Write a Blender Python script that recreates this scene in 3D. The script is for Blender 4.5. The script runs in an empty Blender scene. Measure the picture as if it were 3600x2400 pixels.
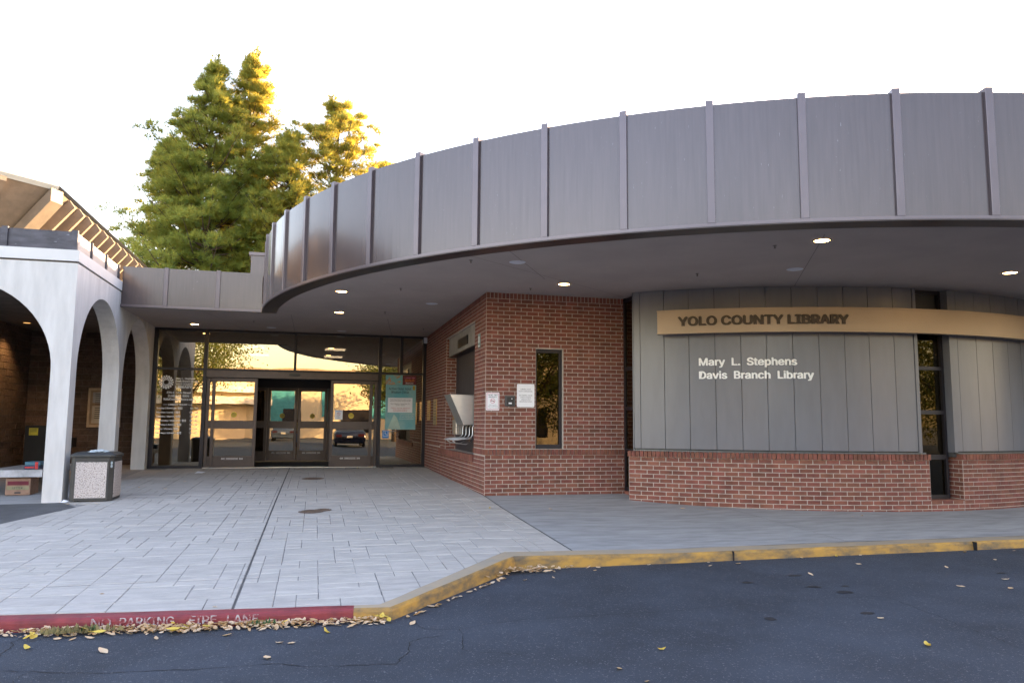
import bpy, bmesh, math, random
import numpy as np
from mathutils import Vector, Matrix
R = math.radians
random.seed(7)
rng = np.random.default_rng(11)
scene = bpy.context.scene
COL = scene.collection

# ------------------------------------------------------------------ camera
cam_d = bpy.data.cameras.new('camera'); cam = bpy.data.objects.new('camera', cam_d); COL.objects.link(cam)
cam_d.sensor_width = 36.0; cam_d.lens = 26.731; cam_d.clip_start = 0.05; cam_d.clip_end = 9000
yaw, pitch, roll = R(14.408), R(6.119), R(0.4435)
fw = Vector((math.sin(yaw)*math.cos(pitch), math.cos(yaw)*math.cos(pitch), math.sin(pitch)))
rt = Vector((math.cos(yaw), -math.sin(yaw), 0)); up = rt.cross(fw)
rt2 = rt*math.cos(roll) + up*math.sin(roll); up2 = up*math.cos(roll) - rt*math.sin(roll)
CAM = Vector((-2.7298, -12.3792, 1.1837))
cam.matrix_world = Matrix(((rt2.x, up2.x, -fw.x, CAM.x), (rt2.y, up2.y, -fw.y, CAM.y), (rt2.z, up2.z, -fw.z, CAM.z), (0, 0, 0, 1)))
scene.camera = cam
# ------------------------------------------------------------------ sky, sun, exposure
SUN_AZ, SUN_EL = 35.0, 13.0            # azimuth from +X towards +Y (behind the library, to the right)
world = bpy.data.worlds.new('World'); scene.world = world; world.use_nodes = True
wn = world.node_tree; wn.nodes.clear()
sky = wn.nodes.new('ShaderNodeTexSky'); sky.sky_type = 'NISHITA'; sky.sun_disc = False
sky.sun_elevation = R(SUN_EL); sky.sun_rotation = R(90 - SUN_AZ)
sky.air_density = 1.25; sky.dust_density = 1.2; sky.ozone_density = 0.0
bg = wn.nodes.new('ShaderNodeBackground'); bg.inputs[1].default_value = 0.15
wo = wn.nodes.new('ShaderNodeOutputWorld'); wb = wn.nodes.new('ShaderNodeMix'); wb.data_type = 'RGBA'; wb.blend_type = 'MULTIPLY'; wb.inputs[0].default_value = 1.0; wb.inputs[7].default_value = (1.04, .935, 1.06, 1)   # white balance
wn.links.new(sky.outputs[0], wb.inputs[6]); wn.links.new(wb.outputs[2], bg.inputs[0]); wn.links.new(bg.outputs[0], wo.inputs[0])
sd = Vector((math.cos(R(SUN_AZ))*math.cos(R(SUN_EL)), math.sin(R(SUN_AZ))*math.cos(R(SUN_EL)), math.sin(R(SUN_EL))))
sun_d = bpy.data.lights.new('sun', 'SUN'); sun_d.energy = 5.0; sun_d.angle = R(0.5); sun_d.color = (1.0, 0.72, 0.40)
sun = bpy.data.objects.new('sun', sun_d); COL.objects.link(sun)
sun.rotation_euler = (-sd).to_track_quat('-Z', 'Y').to_euler(); sun.location = sd*60
scene.view_settings.view_transform = 'Standard'; scene.view_settings.look = 'None'
scene.view_settings.exposure = 2.75; scene.view_settings.gamma = 1.0; scene.view_settings.use_curve_mapping = False
scene.render.engine = 'CYCLES'
scene.cycles.use_denoising = True
scene.cycles.max_bounces = 8; scene.cycles.transparent_max_bounces = 16; scene.cycles.glossy_bounces = 5
scene.cycles.sample_clamp_indirect = 6.0

# ------------------------------------------------------------------ materials
MATS = {}
def lin(h):
    f = lambda v: (v/12.92 if v <= .04045 else ((v+.055)/1.055)**2.4)
    return tuple(f(int(h[i:i+2], 16)/255) for i in (0, 2, 4))
def M(name, col, rough=.6, metal=0.0, var=.15, scale=4.0, col2=None, bump=0.0, bscale=60.0, spec=.5, rnd=0.0, stretch=(1,1,1), emit=0.0, contrast=(.35,.65), spots=None, coat=0.0):
    if name in MATS: return MATS[name]
    m = bpy.data.materials.new(name); m.use_nodes = True; nt = m.node_tree; N = nt.nodes; L = nt.links
    p = N['Principled BSDF']; p.inputs['Roughness'].default_value = rough; p.inputs['Metallic'].default_value = metal
    p.inputs['Specular IOR Level'].default_value = spec; p.inputs['Coat Weight'].default_value = coat; p.inputs['Coat Roughness'].default_value = .12; p.inputs['Coat IOR'].default_value = 1.6
    g = N.new('ShaderNodeNewGeometry'); mp = N.new('ShaderNodeMapping'); mp.inputs['Scale'].default_value = stretch
    L.new(g.outputs['Position'], mp.inputs[0])
    n = N.new('ShaderNodeTexNoise'); n.inputs['Scale'].default_value = scale; n.inputs['Detail'].default_value = 7; n.inputs['Roughness'].default_value = .62
    L.new(mp.outputs[0], n.inputs['Vector'])
    rmp = N.new('ShaderNodeMapRange'); rmp.inputs[1].default_value = contrast[0]; rmp.inputs[2].default_value = contrast[1]
    L.new(n.outputs['Fac'], rmp.inputs[0])
    mx = N.new('ShaderNodeMix'); mx.data_type = 'RGBA'
    c2 = col2 or tuple(max(0, c*(1-var*2)) for c in col)
    mx.inputs[6].default_value = (*col, 1); mx.inputs[7].default_value = (*c2, 1)
    L.new(rmp.outputs[0], mx.inputs[0]); out = mx.outputs[2]
    if spots:                                   # (colour, scale, threshold): sparse specks
        n3 = N.new('ShaderNodeTexNoise'); n3.inputs['Scale'].default_value = spots[1]; n3.inputs['Detail'].default_value = 2
        L.new(mp.outputs[0], n3.inputs['Vector'])
        r3 = N.new('ShaderNodeMapRange'); r3.inputs[1].default_value = spots[2]; r3.inputs[2].default_value = spots[2]+.04; L.new(n3.outputs['Fac'], r3.inputs[0])
        m3 = N.new('ShaderNodeMix'); m3.data_type = 'RGBA'; m3.inputs[7].default_value = (*spots[0], 1)
        L.new(r3.outputs[0], m3.inputs[0]); L.new(out, m3.inputs[6]); out = m3.outputs[2]
    if rnd:
        oi = N.new('ShaderNodeObjectInfo'); ad = N.new('ShaderNodeMath'); ad.operation = 'ADD'
        L.new(oi.outputs['Random'], ad.inputs[0]); L.new(g.outputs['Random Per Island'], ad.inputs[1])
        fr = N.new('ShaderNodeMath'); fr.operation = 'FRACT'; L.new(ad.outputs[0], fr.inputs[0])
        mr = N.new('ShaderNodeMapRange'); mr.inputs[3].default_value = 1-rnd; mr.inputs[4].default_value = 1+rnd; L.new(fr.outputs[0], mr.inputs[0])
        f2 = N.new('ShaderNodeMath'); f2.operation = 'MULTIPLY'; f2.inputs[1].default_value = 7.31; L.new(fr.outputs[0], f2.inputs[0])
        f3 = N.new('ShaderNodeMath'); f3.operation = 'FRACT'; L.new(f2.outputs[0], f3.inputs[0])
        mh = N.new('ShaderNodeMapRange'); mh.inputs[3].default_value = .5-rnd*.05; mh.inputs[4].default_value = .5+rnd*.05; L.new(f3.outputs[0], mh.inputs[0])
        hs = N.new('ShaderNodeHueSaturation'); L.new(mr.outputs[0], hs.inputs['Value']); L.new(mh.outputs[0], hs.inputs['Hue']); L.new(out, hs.inputs['Color']); out = hs.outputs[0]
    L.new(out, p.inputs['Base Color'])
    if emit:
        L.new(out, p.inputs['Emission Color']); p.inputs['Emission Strength'].default_value = emit
    if bump:
        n2 = N.new('ShaderNodeTexNoise'); n2.inputs['Scale'].default_value = bscale; n2.inputs['Detail'].default_value = 6; L.new(mp.outputs[0], n2.inputs['Vector'])
        b = N.new('ShaderNodeBump'); b.inputs['Strength'].default_value = bump; b.inputs['Distance'].default_value = .02
        L.new(n2.outputs['Fac'], b.inputs['Height']); L.new(b.outputs[0], p.inputs['Normal'])
    MATS[name] = m; return m
def glass(name, tint=(.28,.27,.26), refl=.22, wav=.02, wscale=1.2):
    m = bpy.data.materials.new(name); m.use_nodes = True; nt = m.node_tree; N = nt.nodes; L = nt.links; N.clear()
    o = N.new('ShaderNodeOutputMaterial'); t = N.new('ShaderNodeBsdfTransparent'); t.inputs[0].default_value = (*tint, 1)
    gl = N.new('ShaderNodeBsdfGlossy'); gl.inputs['Roughness'].default_value = .004; gl.inputs[0].default_value = (1.0,.86,.64,1)
    lw = N.new('ShaderNodeFresnel'); lw.inputs[0].default_value = 1.5
    mr = N.new('ShaderNodeMapRange'); mr.inputs[1].default_value = .04; mr.inputs[2].default_value = 1; mr.inputs[3].default_value = refl; mr.inputs[4].default_value = 1
    L.new(lw.outputs[0], mr.inputs[0])
    g = N.new('ShaderNodeNewGeometry'); n = N.new('ShaderNodeTexNoise'); n.inputs['Scale'].default_value = wscale; n.inputs['Detail'].default_value = 1.5
    L.new(g.outputs['Position'], n.inputs['Vector'])
    b = N.new('ShaderNodeBump'); b.inputs['Strength'].default_value = wav; b.inputs['Distance'].default_value = .1
    L.new(n.outputs['Fac'], b.inputs['Height']); L.new(b.outputs[0], gl.inputs['Normal'])
    mx = N.new('ShaderNodeMixShader'); L.new(mr.outputs[0], mx.inputs[0]); L.new(t.outputs[0], mx.inputs[1]); L.new(gl.outputs[0], mx.inputs[2]); L.new(mx.outputs[0], o.inputs[0])
    return m
def leafmat(name, col, col2, trans, tcol, rough=.5):
    m = bpy.data.materials.new(name); m.use_nodes = True; nt = m.node_tree; N = nt.nodes; L = nt.links; N.clear()
    o = N.new('ShaderNodeOutputMaterial'); d = N.new('ShaderNodeBsdfPrincipled'); d.inputs['Roughness'].default_value = rough; d.inputs['Specular IOR Level'].default_value = .3
    t = N.new('ShaderNodeBsdfTranslucent'); t.inputs[0].default_value = (*tcol, 1)
    g = N.new('ShaderNodeNewGeometry'); oi = N.new('ShaderNodeObjectInfo'); ad = N.new('ShaderNodeMath'); ad.operation = 'ADD'
    L.new(oi.outputs['Random'], ad.inputs[0]); L.new(g.outputs['Random Per Island'], ad.inputs[1])
    fr = N.new('ShaderNodeMath'); fr.operation = 'FRACT'; L.new(ad.outputs[0], fr.inputs[0])
    mx = N.new('ShaderNodeMix'); mx.data_type = 'RGBA'; mx.inputs[6].default_value = (*col, 1); mx.inputs[7].default_value = (*col2, 1)
    L.new(fr.outputs[0], mx.inputs[0]); L.new(mx.outputs[2], d.inputs['Base Color'])
    ms = N.new('ShaderNodeMixShader'); ms.inputs[0].default_value = trans; L.new(d.outputs[0], ms.inputs[1]); L.new(t.outputs[0], ms.inputs[2]); L.new(ms.outputs[0], o.inputs[0])
    return m
def emis(name, col, s):
    m = bpy.data.materials.new(name); m.use_nodes = True; N = m.node_tree.nodes; p = N['Principled BSDF']
    p.inputs['Base Color'].default_value = (.8,.8,.8,1); p.inputs['Emission Color'].default_value = (*col, 1); p.inputs['Emission Strength'].default_value = s
    return m

BRICK = M('red_brick', (.222,.080,.054), .85, var=.20, scale=5, bump=.3, bscale=120, rnd=.15)
MORTAR = M('mortar', (.50,.43,.37), .95, var=.12, scale=14, bump=.2)
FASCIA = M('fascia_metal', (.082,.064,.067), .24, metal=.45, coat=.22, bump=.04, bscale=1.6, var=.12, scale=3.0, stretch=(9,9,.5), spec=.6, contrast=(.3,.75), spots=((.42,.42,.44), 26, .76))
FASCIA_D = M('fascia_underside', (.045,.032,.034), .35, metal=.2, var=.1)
RIBM = M('rib_metal', (.122,.100,.110), .28, metal=.45, var=.05, scale=3, spec=.6)
SOFFIT = M('soffit_plaster', (.43,.365,.33), .9, var=.05, scale=1.3, bump=.06, bscale=40)
STUCCO = M('white_stucco', (.64,.625,.605), .9, var=.09, scale=2.2, stretch=(2.5,2.5,.5), bump=.16, bscale=34)
STUCCO2 = M('white_trim', (.66,.65,.635), .8, var=.03, scale=3)
PANEL = M('grey_wall_panel', (.148,.153,.174), .30, metal=.05, var=.05, scale=2.2, stretch=(3,3,.6), spec=.42, bump=.015, bscale=3)
PANEL_B = M('panel_joint', (.05,.05,.05), .8)
SIGNM = M('sign_bronze', (.37,.275,.185), .42, metal=.25, var=.03, scale=2)
LETD = M('letter_bronze', (.055,.036,.022), .45, metal=.3, var=.1)
LETW = M('letter_white', (.86,.86,.85), .5, var=.02)
FRAME = M('dark_frame', (.022,.020,.026), .4, metal=.4, var=.1)
DOORM = M('bronze_door', (.085,.066,.060), .38, metal=.45, var=.08, scale=6)
ASPH = M('asphalt', (.046,.057,.077), .8, var=.22, scale=.9, bump=.8, bscale=130, spec=.4, spots=((.13,.135,.15), 75, .64))
ASPH2 = M('old_asphalt', (.10,.098,.098), .9, var=.15, scale=3, bump=.4, bscale=140)
CONC = M('stamped_concrete', (.495,.455,.405), .72, var=.14, scale=3.2, stretch=(1.2,4,1), bump=.45, bscale=14, rnd=.05, contrast=(.3,.7))
CONC_B = M('concrete_joint', (.30,.285,.265), .95, var=.3, scale=6)
CONC2 = M('plain_concrete', (.37,.36,.345), .85, var=.15, scale=1.9, stretch=(1,4,1), bump=.15, bscale=40)
KRED = M('kerb_red', (.255,.030,.034), .6, var=.15, scale=6, col2=(.15,.018,.022), bump=.15, bscale=50, spots=((.16,.13,.12), 14, .70))
KYEL = M('kerb_yellow', (.44,.245,.045), .7, scale=4, col2=(.11,.088,.06), bump=.2, bscale=50, contrast=(.36,.66), stretch=(1,1,2.5))
KTOP = M('kerb_top_worn', (.40,.30,.19), .8, scale=4, col2=(.30,.255,.19), bump=.15, contrast=(.35,.7))
BLOCK = M('dark_split_block', (.125,.085,.066), .95, var=.2, scale=14, bump=.9, bscale=26, rnd=.22)
BLOCKM = M('dark_mortar', (.18,.145,.12), .95)
BLACKM = M('black_paint', (.015,.015,.016), .4, var=.1)
STEEL = M('stainless', (.55,.54,.52), .32, metal=.85, var=.05, scale=6, stretch=(1,1,8))
WHITEP = M('white_sign', (.80,.80,.82), .5, var=.02)
INKM = M('sign_ink', (.03,.03,.04), .6)
REDM = M('sign_red', (.55,.02,.06), .5)
BLUEM = M('sign_blue', (.02,.22,.62), .5)
BRASS = M('brass', (.55,.33,.10), .35, metal=.8, var=.2, scale=30)
GLASS = glass('storefront_glass', (.30,.29,.28), .32, .008, 1.4)
GLASS2 = glass('dark_window_glass', (.10,.10,.10), .045, .012, 1.6)
WOODM = M('tan_eave_paint', (.25,.19,.135), .7, var=.12, scale=5, bump=.1)
ROOFM = M('pale_roof_metal', (.55,.56,.52), .5, metal=.1, var=.05)
LAMP = emis('lamp_glow', (1.0,.62,.24), 6.0)
LAMPOFF = M('lamp_lens', (.62,.64,.70), .35, var=.03)
INT = M('interior_wall', (.30,.25,.20), .9)
INTF = M('interior_floor', (.12,.09,.07), .6)
MATM = M('entrance_mat', (.06,.055,.05), .95)
LEAF = leafmat('fallen_leaf', (.52,.33,.16), (.74,.56,.38), .15, (.6,.4,.12))
LEAFY = leafmat('yellow_leaf', (.62,.42,.06), (.70,.52,.10), .2, (.7,.5,.08))
NEEDLE = leafmat('pine_needles', (.055,.135,.034), (.14,.245,.060), .48, (.60,.48,.07), .55)
NEEDLE2 = leafmat('pine_needles_yellow', (.075,.155,.036), (.16,.25,.055), .48, (.68,.50,.07), .55)
BROAD = leafmat('broad_leaves', (.05,.085,.02), (.11,.13,.03), .4, (.30,.27,.04), .5)
BARK = M('pine_bark', (.085,.055,.038), .95, var=.25, scale=8, bump=.5)

# ------------------------------------------------------------------ mesh helpers
class MB:
    def __init__(s): s.v = []; s.f = []
    def add(s, vs, fs):
        o = len(s.v); s.v += [tuple(v) for v in vs]; s.f += [tuple(i+o for i in f) for f in fs]; return s
    def box(s, x0, x1, y0, y1, z0, z1):
        return s.add([(x0,y0,z0),(x1,y0,z0),(x1,y1,z0),(x0,y1,z0),(x0,y0,z1),(x1,y0,z1),(x1,y1,z1),(x0,y1,z1)],
                     [(0,3,2,1),(4,5,6,7),(0,1,5,4),(1,2,6,5),(2,3,7,6),(3,0,4,7)])
    def quad(s, *p): return s.add(p, [(0,1,2,3)])
    def prism(s, poly, d):                      # polygon of 3-D points swept by vector d
        n = len(poly); d = Vector(d); a = [Vector(p) for p in poly]; b = [p+d for p in a]
        return s.add(a+b, [tuple(range(n-1,-1,-1)), tuple(range(n,2*n))]+[(i,(i+1)%n,(i+1)%n+n,i+n) for i in range(n)])
    def tube(s, pts, rad, n=8, caps=True):
        pts = [Vector(p) for p in pts]; rads = rad if isinstance(rad,(list,tuple)) else [rad]*len(pts); rings = []; prev = None
        for i, p in enumerate(pts):
            t = (pts[min(i+1,len(pts)-1)]-pts[max(i-1,0)]).normalized()
            a = t.cross(Vector((0,0,1))) if abs(t.z) < .95 else t.cross(Vector((0,1,0)))
            if prev is not None: a = prev - t*prev.dot(t)
            a.normalize(); b = t.cross(a); prev = a
            rings.append([p+(a*math.cos(2*math.pi*k/n)+b*math.sin(2*math.pi*k/n))*rads[i] for k in range(n)])
        vs = [q for r_ in rings for q in r_]; fs = []
        for i in range(len(pts)-1):
            for k in range(n): fs.append((i*n+k, i*n+(k+1)%n, (i+1)*n+(k+1)%n, (i+1)*n+k))
        if caps: fs += [tuple(range(n-1,-1,-1)), tuple((len(pts)-1)*n+k for k in range(n))]
        return s.add(vs, fs)
    def disc(s, c, r, z0, z1, n=24):
        return s.prism([(c[0]+r*math.cos(2*math.pi*k/n), c[1]+r*math.sin(2*math.pi*k/n), z0) for k in range(n)], (0,0,z1-z0))
    def arc(s, C, r0, r1, a0, a1, z0, z1, step=1.0):      # curved slab between radii and angles (degrees)
        n = max(1, int(math.ceil(abs(a1-a0)/step))); vs = []; fs = []
        for i in range(n+1):
            a = R(a0+(a1-a0)*i/n); c_, s_ = math.cos(a), math.sin(a)
            vs += [(C[0]+r0*c_,C[1]+r0*s_,z0),(C[0]+r1*c_,C[1]+r1*s_,z0),(C[0]+r1*c_,C[1]+r1*s_,z1),(C[0]+r0*c_,C[1]+r0*s_,z1)]
        for i in range(n):
            o = i*4; q = o+4
            for k in range(4): fs.append((o+k, o+(k+1)%4, q+(k+1)%4, q+k))
        fs += [(3,2,1,0), (n*4, n*4+1, n*4+2, n*4+3)]
        return s.add(vs, fs)
    def build(s, name, mat, parent=None, smooth=False, fix=True):
        me = bpy.data.meshes.new(name); me.from_pydata(s.v, [], s.f); me.update()
        if fix:
            bm = bmesh.new(); bm.from_mesh(me); bmesh.ops.recalc_face_normals(bm, faces=bm.faces); bm.to_mesh(me); bm.free()
        return link(name, me, mat, parent, smooth)
def link(name, me, mat, parent=None, smooth=False):
    o = bpy.data.objects.new(name, me); COL.objects.link(o)
    if mat and not me.materials: me.materials.append(mat)
    if smooth:
        for p in me.polygons: p.use_smooth = True
    if parent: attach(o, parent)
    return o
def attach(o, parent):
    o.parent = parent; o.matrix_parent_inverse = WM(parent).inverted()
def WM(o):
    m = Matrix.Translation(o.location) @ o.rotation_euler.to_matrix().to_4x4()
    return (WM(o.parent) @ o.matrix_parent_inverse @ m) if o.parent else m
def tag(o, label, cat, group=None):
    o['label'] = label; o['category'] = cat
    if group: o['group'] = group
    return o
def thing(name, loc, label, cat, group=None):
    e = bpy.data.objects.new(name, None); COL.objects.link(e); e.location = loc; e.empty_display_size = .2
    return tag(e, label, cat, group)
def struct(o, label=None):
    o['kind'] = 'structure'
    if label: o['label'] = label
    return o
def bevel(o, w=.006, seg=2, ang=40):
    b = o.modifiers.new('bevel', 'BEVEL'); b.width = w; b.segments = seg; b.limit_method = 'ANGLE'; b.angle_limit = R(ang); return o
try: FONT = bpy.data.fonts.load(bpy.utils.system_resource('DATAFILES', path='fonts')+'/Inter.woff2')   # Blender's own interface face
except Exception: FONT = None
CAPH = .73
def text_verts(body, width=None, height=None, bold=0.0, align='LEFT', depth=.5, spacing=1.0, strike=0.0):
    """flat text as (verts, faces): baseline at y=0, x from 0; scaled so that cap height / width match"""
    cu = bpy.data.curves.new('t', 'FONT'); cu.body = body
    if FONT: cu.font = FONT
    cu.offset = 0.0; cu.extrude = depth; cu.align_x = align; cu.space_character = spacing; cu.resolution_u = 3
    o = bpy.data.objects.new('t', cu); COL.objects.link(o); bpy.context.view_layer.update()
    me = bpy.data.meshes.new_from_object(o.evaluated_get(bpy.context.evaluated_depsgraph_get()))
    v = np.array([tuple(p.co) for p in me.vertices]); f = [tuple(p.vertices) for p in me.polygons]
    bpy.data.objects.remove(o); bpy.data.curves.remove(cu); bpy.data.meshes.remove(me)
    strike = strike or bold*1.5
    if strike:
        n0 = len(v); v1 = v; f1 = f
        for k_, (dx_, dy_) in enumerate(((1,0),(.5,.55),(0,.3)) if depth else ((1,0),)):
            v2 = v1.copy(); v2[:,0] += strike*dx_; v2[:,1] += strike*dy_; v2[:,2] = v2[:,2]*(.96-.03*k_)+(0 if depth else .0004*(k_+1))
            o_ = len(v); v = np.concatenate([v,v2]); f = f+[tuple(i+o_ for i in q) for q in f1]
    if align == 'LEFT': v[:,0] -= v[:,0].min()
    cap = CAPH + (strike*.55 if depth else 0)
    if height: sy = height/cap
    else: sy = width/(v[:,0].max()-v[:,0].min())
    sx = width/(v[:,0].max()-v[:,0].min()) if width else sy
    v[:,0] *= sx; v[:,1] *= sy
    v[:,2] = (v[:,2]+depth)/(2*depth) if depth else v[:,2]
    return v, f
_c = bpy.data.curves.new('t','FONT'); _c.body = 'H'
if FONT: _c.font = FONT
_o = bpy.data.objects.new('t',_c); COL.objects.link(_o); bpy.context.view_layer.update(); CAPH = _o.dimensions.y; bpy.data.objects.remove(_o); bpy.data.curves.remove(_c)
def text_plane(name, body, origin, ux, uy, un, mat, parent, width=None, height=None, bold=0.0, align='LEFT', thick=.002, flat=True):
    v, f = text_verts(body, width, height, bold, align, 0.0 if flat else .5)
    o, ux, uy, un = Vector(origin), Vector(ux), Vector(uy), Vector(un)
    return MB().add([o+ux*float(p[0])+uy*float(p[1])+un*(float(p[2]) if flat else thick*float(p[2])) for p in v], f).build(name, mat, parent, fix=not flat)

# ------------------------------------------------------------------ ground
def Zf(x, y):
    if y >= 0: return .0105*min(y, 7.2) - .0165*min(8, max(0,-x))*max(0, 1-y/7.1)
    return .0347*y - .042*min(1,max(0,(x+1)/2))*min(1,-y/1.2) - .0165*min(8,max(0,-x))*max(0, 1+y/6.)
AZ = -.30
g = struct(MB().quad((-3000,-3000,-.42),(3000,-3000,-.42),(3000,3000,-.42),(-3000,3000,-.42)).build('ground', M('earth', (.16,.14,.10), .95, var=.2, scale=.3)), 'flat pale earth around the library')
mb = MB()
nx, ny = 60, 30
for i in range(nx+1):
    for j in range(ny+1):
        mb.v.append((-45+90*i/nx, -46+42.6*j/ny, AZ))
mb.f = [(i*(ny+1)+j, (i+1)*(ny+1)+j, (i+1)*(ny+1)+j+1, i*(ny+1)+j+1) for i in range(nx) for j in range(ny)]
road = struct(mb.build('road', ASPH, fix=False), 'dark blue grey asphalt lane in front of the kerb')
CRK = M('crack', (.012,.012,.014), .95)
cracks = [
 [(-4.77,-7.03),(-4.49,-7.08),(-4.19,-7.18),(-3.94,-7.25),(-3.66,-7.28),(-3.38,-7.31),(-3.14,-7.31),(-2.92,-7.31),(-2.71,-7.41),(-2.49,-7.45),(-2.18,-7.47),(-2.14,-7.34),(-2.08,-7.22),(-2.05,-7.03),(-1.97,-6.95),(-1.81,-6.92)],
 [(-4.61,-6.84),(-4.61,-6.73),(-4.61,-6.56),(-4.64,-6.42),(-4.6,-6.32)], [(-4.3,-7.13),(-4.34,-7.21),(-4.34,-7.33),(-4.3,-7.47)],
 [(-1.97,-6.41),(-1.95,-6.59),(-1.91,-6.73),(-1.66,-6.78),(-1.45,-6.68),(-1.09,-6.61),(-.51,-6.64),(-.13,-6.62),(.18,-6.62),(.61,-6.56),(1.16,-6.55),(1.73,-6.51),(2.17,-6.55)],
 [(2.15,-6.58),(2.12,-6.87),(2.07,-7.21),(2.02,-7.48),(2.0,-7.76),(1.96,-7.94),(1.92,-8.12)],
 [(-1.66,-6.78),(-1.68,-7.0),(-1.74,-7.27),(-1.64,-7.36),(-1.51,-7.4),(-1.39,-7.49)]]
for ci, ck in enumerate(cracks):
    pts = []
    for a, b in zip(ck[:-1], ck[1:]):
        for k in range(5):
            t = k/5; pts.append((a[0]+(b[0]-a[0])*t+random.uniform(-.012,.012), a[1]+(b[1]-a[1])*t+random.uniform(-.012,.012)))
    pts.append(ck[-1]); mb = MB()
    for (x0,y0),(x1,y1) in zip(pts[:-1], pts[1:]):
        d = Vector((x1-x0,y1-y0)); d.normalize(); w = random.uniform(.001,.0042)*(1 if ci in (0,1) else .7); nxx, nyy = -d.y*w, d.x*w
        mb.quad((x0-nxx,y0-nyy,AZ+.003),(x1-nxx,y1-nyy,AZ+.003),(x1+nxx,y1+nyy,AZ+.003),(x0+nxx,y0+nyy,AZ+.003))
    mb.build('crack', CRK, road, fix=False)
STAIN = M('oil_stain', (.022,.022,.025), .6)
for i, (x, y) in enumerate([(1.29,-5.77),(1.79,-6.07),(2.1,-6.11),(1.93,-6.33),(1.94,-5.57),(1.58,-7.03),(.72,-7.02),(4.11,-5.91)]):
    n = 14; r0 = random.uniform(.025,.055); k0 = random.uniform(.9,2.2)
    MB().add([(x+r0*k0*math.cos(2*math.pi*k/n)*random.uniform(.7,1.2), y+r0*math.sin(2*math.pi*k/n)*random.uniform(.7,1.2), AZ+.003) for k in range(n)], [tuple(range(n))]).build('oil_spot', STAIN, road, fix=False)

# kerb: front-top and back-top lines
KR_F = [(-14,-5.21),(-4.82,-6.165),(-3.7,-6.282),(-2.40,-6.37)]
KR_B = [(-14,-5.07),(-4.87,-6.02),(-3.72,-6.14),(-2.39,-6.265)]
KY_F = [(-2.40,-6.37),(-2.12,-6.405),(-.71,-4.70),(1.16,-4.69),(3.0,-4.66),(5.82,-4.64),(20,-4.60)]
KY_B = [(-2.39,-6.265),(-2.20,-6.29),(-.75,-4.43),(1.25,-4.42),(3.2,-4.39),(6.07,-4.40),(20,-4.38)]
def kz(x): return max(-.214, Zf(x, -6.1 if x < -2.2 else (-4.4 if x > -.75 else -6.1+1.7*(x+2.2)/1.45))-.003)
def kerb(name, F, B, face_m, top_m, label):
    mb = MB(); mt = MB(); prof = []
    # resample
    FF, BB = [], []
    for (a, b), (c_, d_) in zip(zip(F[:-1],F[1:]), zip(B[:-1],B[1:])):
        n = max(1, int(math.hypot(b[0]-a[0], b[1]-a[1])/.25))
        for k in range(n):
            t = k/n; FF.append((a[0]+(b[0]-a[0])*t, a[1]+(b[1]-a[1])*t)); BB.append((c_[0]+(d_[0]-c_[0])*t, c_[1]+(d_[1]-c_[1])*t))
    FF.append(F[-1]); BB.append(B[-1])
    rows = []
    for f, b in zip(FF, BB):
        z = kz(f[0]) + random.uniform(-.002,.002); d = Vector((b[0]-f[0], b[1]-f[1])); d.normalize()
        jig = random.uniform(-.003,.003)
        rows.append([(f[0]-d.x*(.018+jig),f[1]-d.y*(.018+jig),AZ-.05),(f[0]-d.x*(.004+jig),f[1]-d.y*(.004+jig),z-.028),(f[0]+d.x*.004,f[1]+d.y*.004,z-.010),(f[0]+d.x*.022,f[1]+d.y*.022,z),(b[0],b[1],z+.002),(b[0],b[1],z-.1)])
    for r_ in rows: mb.v += r_[:4]; mt.v += r_[3:]
    for i in range(len(rows)-1):
        for k in range(3): mb.f.append((i*4+k,(i+1)*4+k,(i+1)*4+k+1,i*4+k+1))
        for k in range(2): mt.f.append((i*3+k,(i+1)*3+k,(i+1)*3+k+1,i*3+k+1))
    o = struct(mb.build(name, face_m, None, smooth=False, fix=False), label)
    mt.build('kerb_top', top_m, o, fix=False); return o
kr = kerb('red_kerb', KR_F, KR_B, KRED, KRED, 'red painted kerb with fire lane lettering at the left')
ky = kerb('yellow_kerb', KY_F, KY_B, KYEL, KTOP, 'worn yellow painted kerb bending along the sidewalk to the right')
# kerb joints on the yellow face
for x in (1.78, 5.05, 8.4):
    MB().box(x-.006,x+.006,-4.70,-4.64,AZ,-.2).build('kerb_joint', CRK, ky)
d = Vector((KR_F[2][0]-KR_F[1][0], KR_F[2][1]-KR_F[1][1], 0)).normalized()
STENCIL = M('stencil_paint', (.46,.43,.43), .7, col2=(.25,.05,.055), scale=30, contrast=(.40,.58))
for body, x0, w in (('NO', -4.22,.135), ('PARKING', -4.03,.37), ('FIRE', -3.56,.19), ('LANE', -3.30,.22)):
    y0 = KR_F[1][1] + (x0-KR_F[1][0])*d.y/d.x
    text_plane('stencil_lettering', body, (x0, y0-.016, AZ+.026), d, (0,.10,1), (0,-1,0), STENCIL, kr, width=w, height=.056, bold=.02)

# stamped pavement
def yk(x):
    P = KR_B + KY_B[1:]
    for a, b in zip(P[:-1], P[1:]):
        if a[0] <= x <= b[0]: return a[1]+(b[1]-a[1])*(x-a[0])/(b[0]-a[0])
    return P[-1][1]
LX = lambda y: (-5.97 - .283*(.67-y)) if y < .68 else -6.47
mb = MB(); xs = np.arange(-14, 20.01, .25); tt = np.linspace(0, 1, 40)
for x in xs:
    y0 = yk(x)+.01
    for t in tt: y = y0+(7.3-y0)*t; mb.v.append((x, y, Zf(x,y)-.0055))
nn = len(tt); mb.f = [(i*nn+j,(i+1)*nn+j,(i+1)*nn+j+1,i*nn+j+1) for i in range(len(xs)-1) for j in range(nn-1)]
pave = struct(mb.build('stamped_pavement', CONC_B, fix=False), 'pale stamped concrete forecourt before the entrance')
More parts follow.
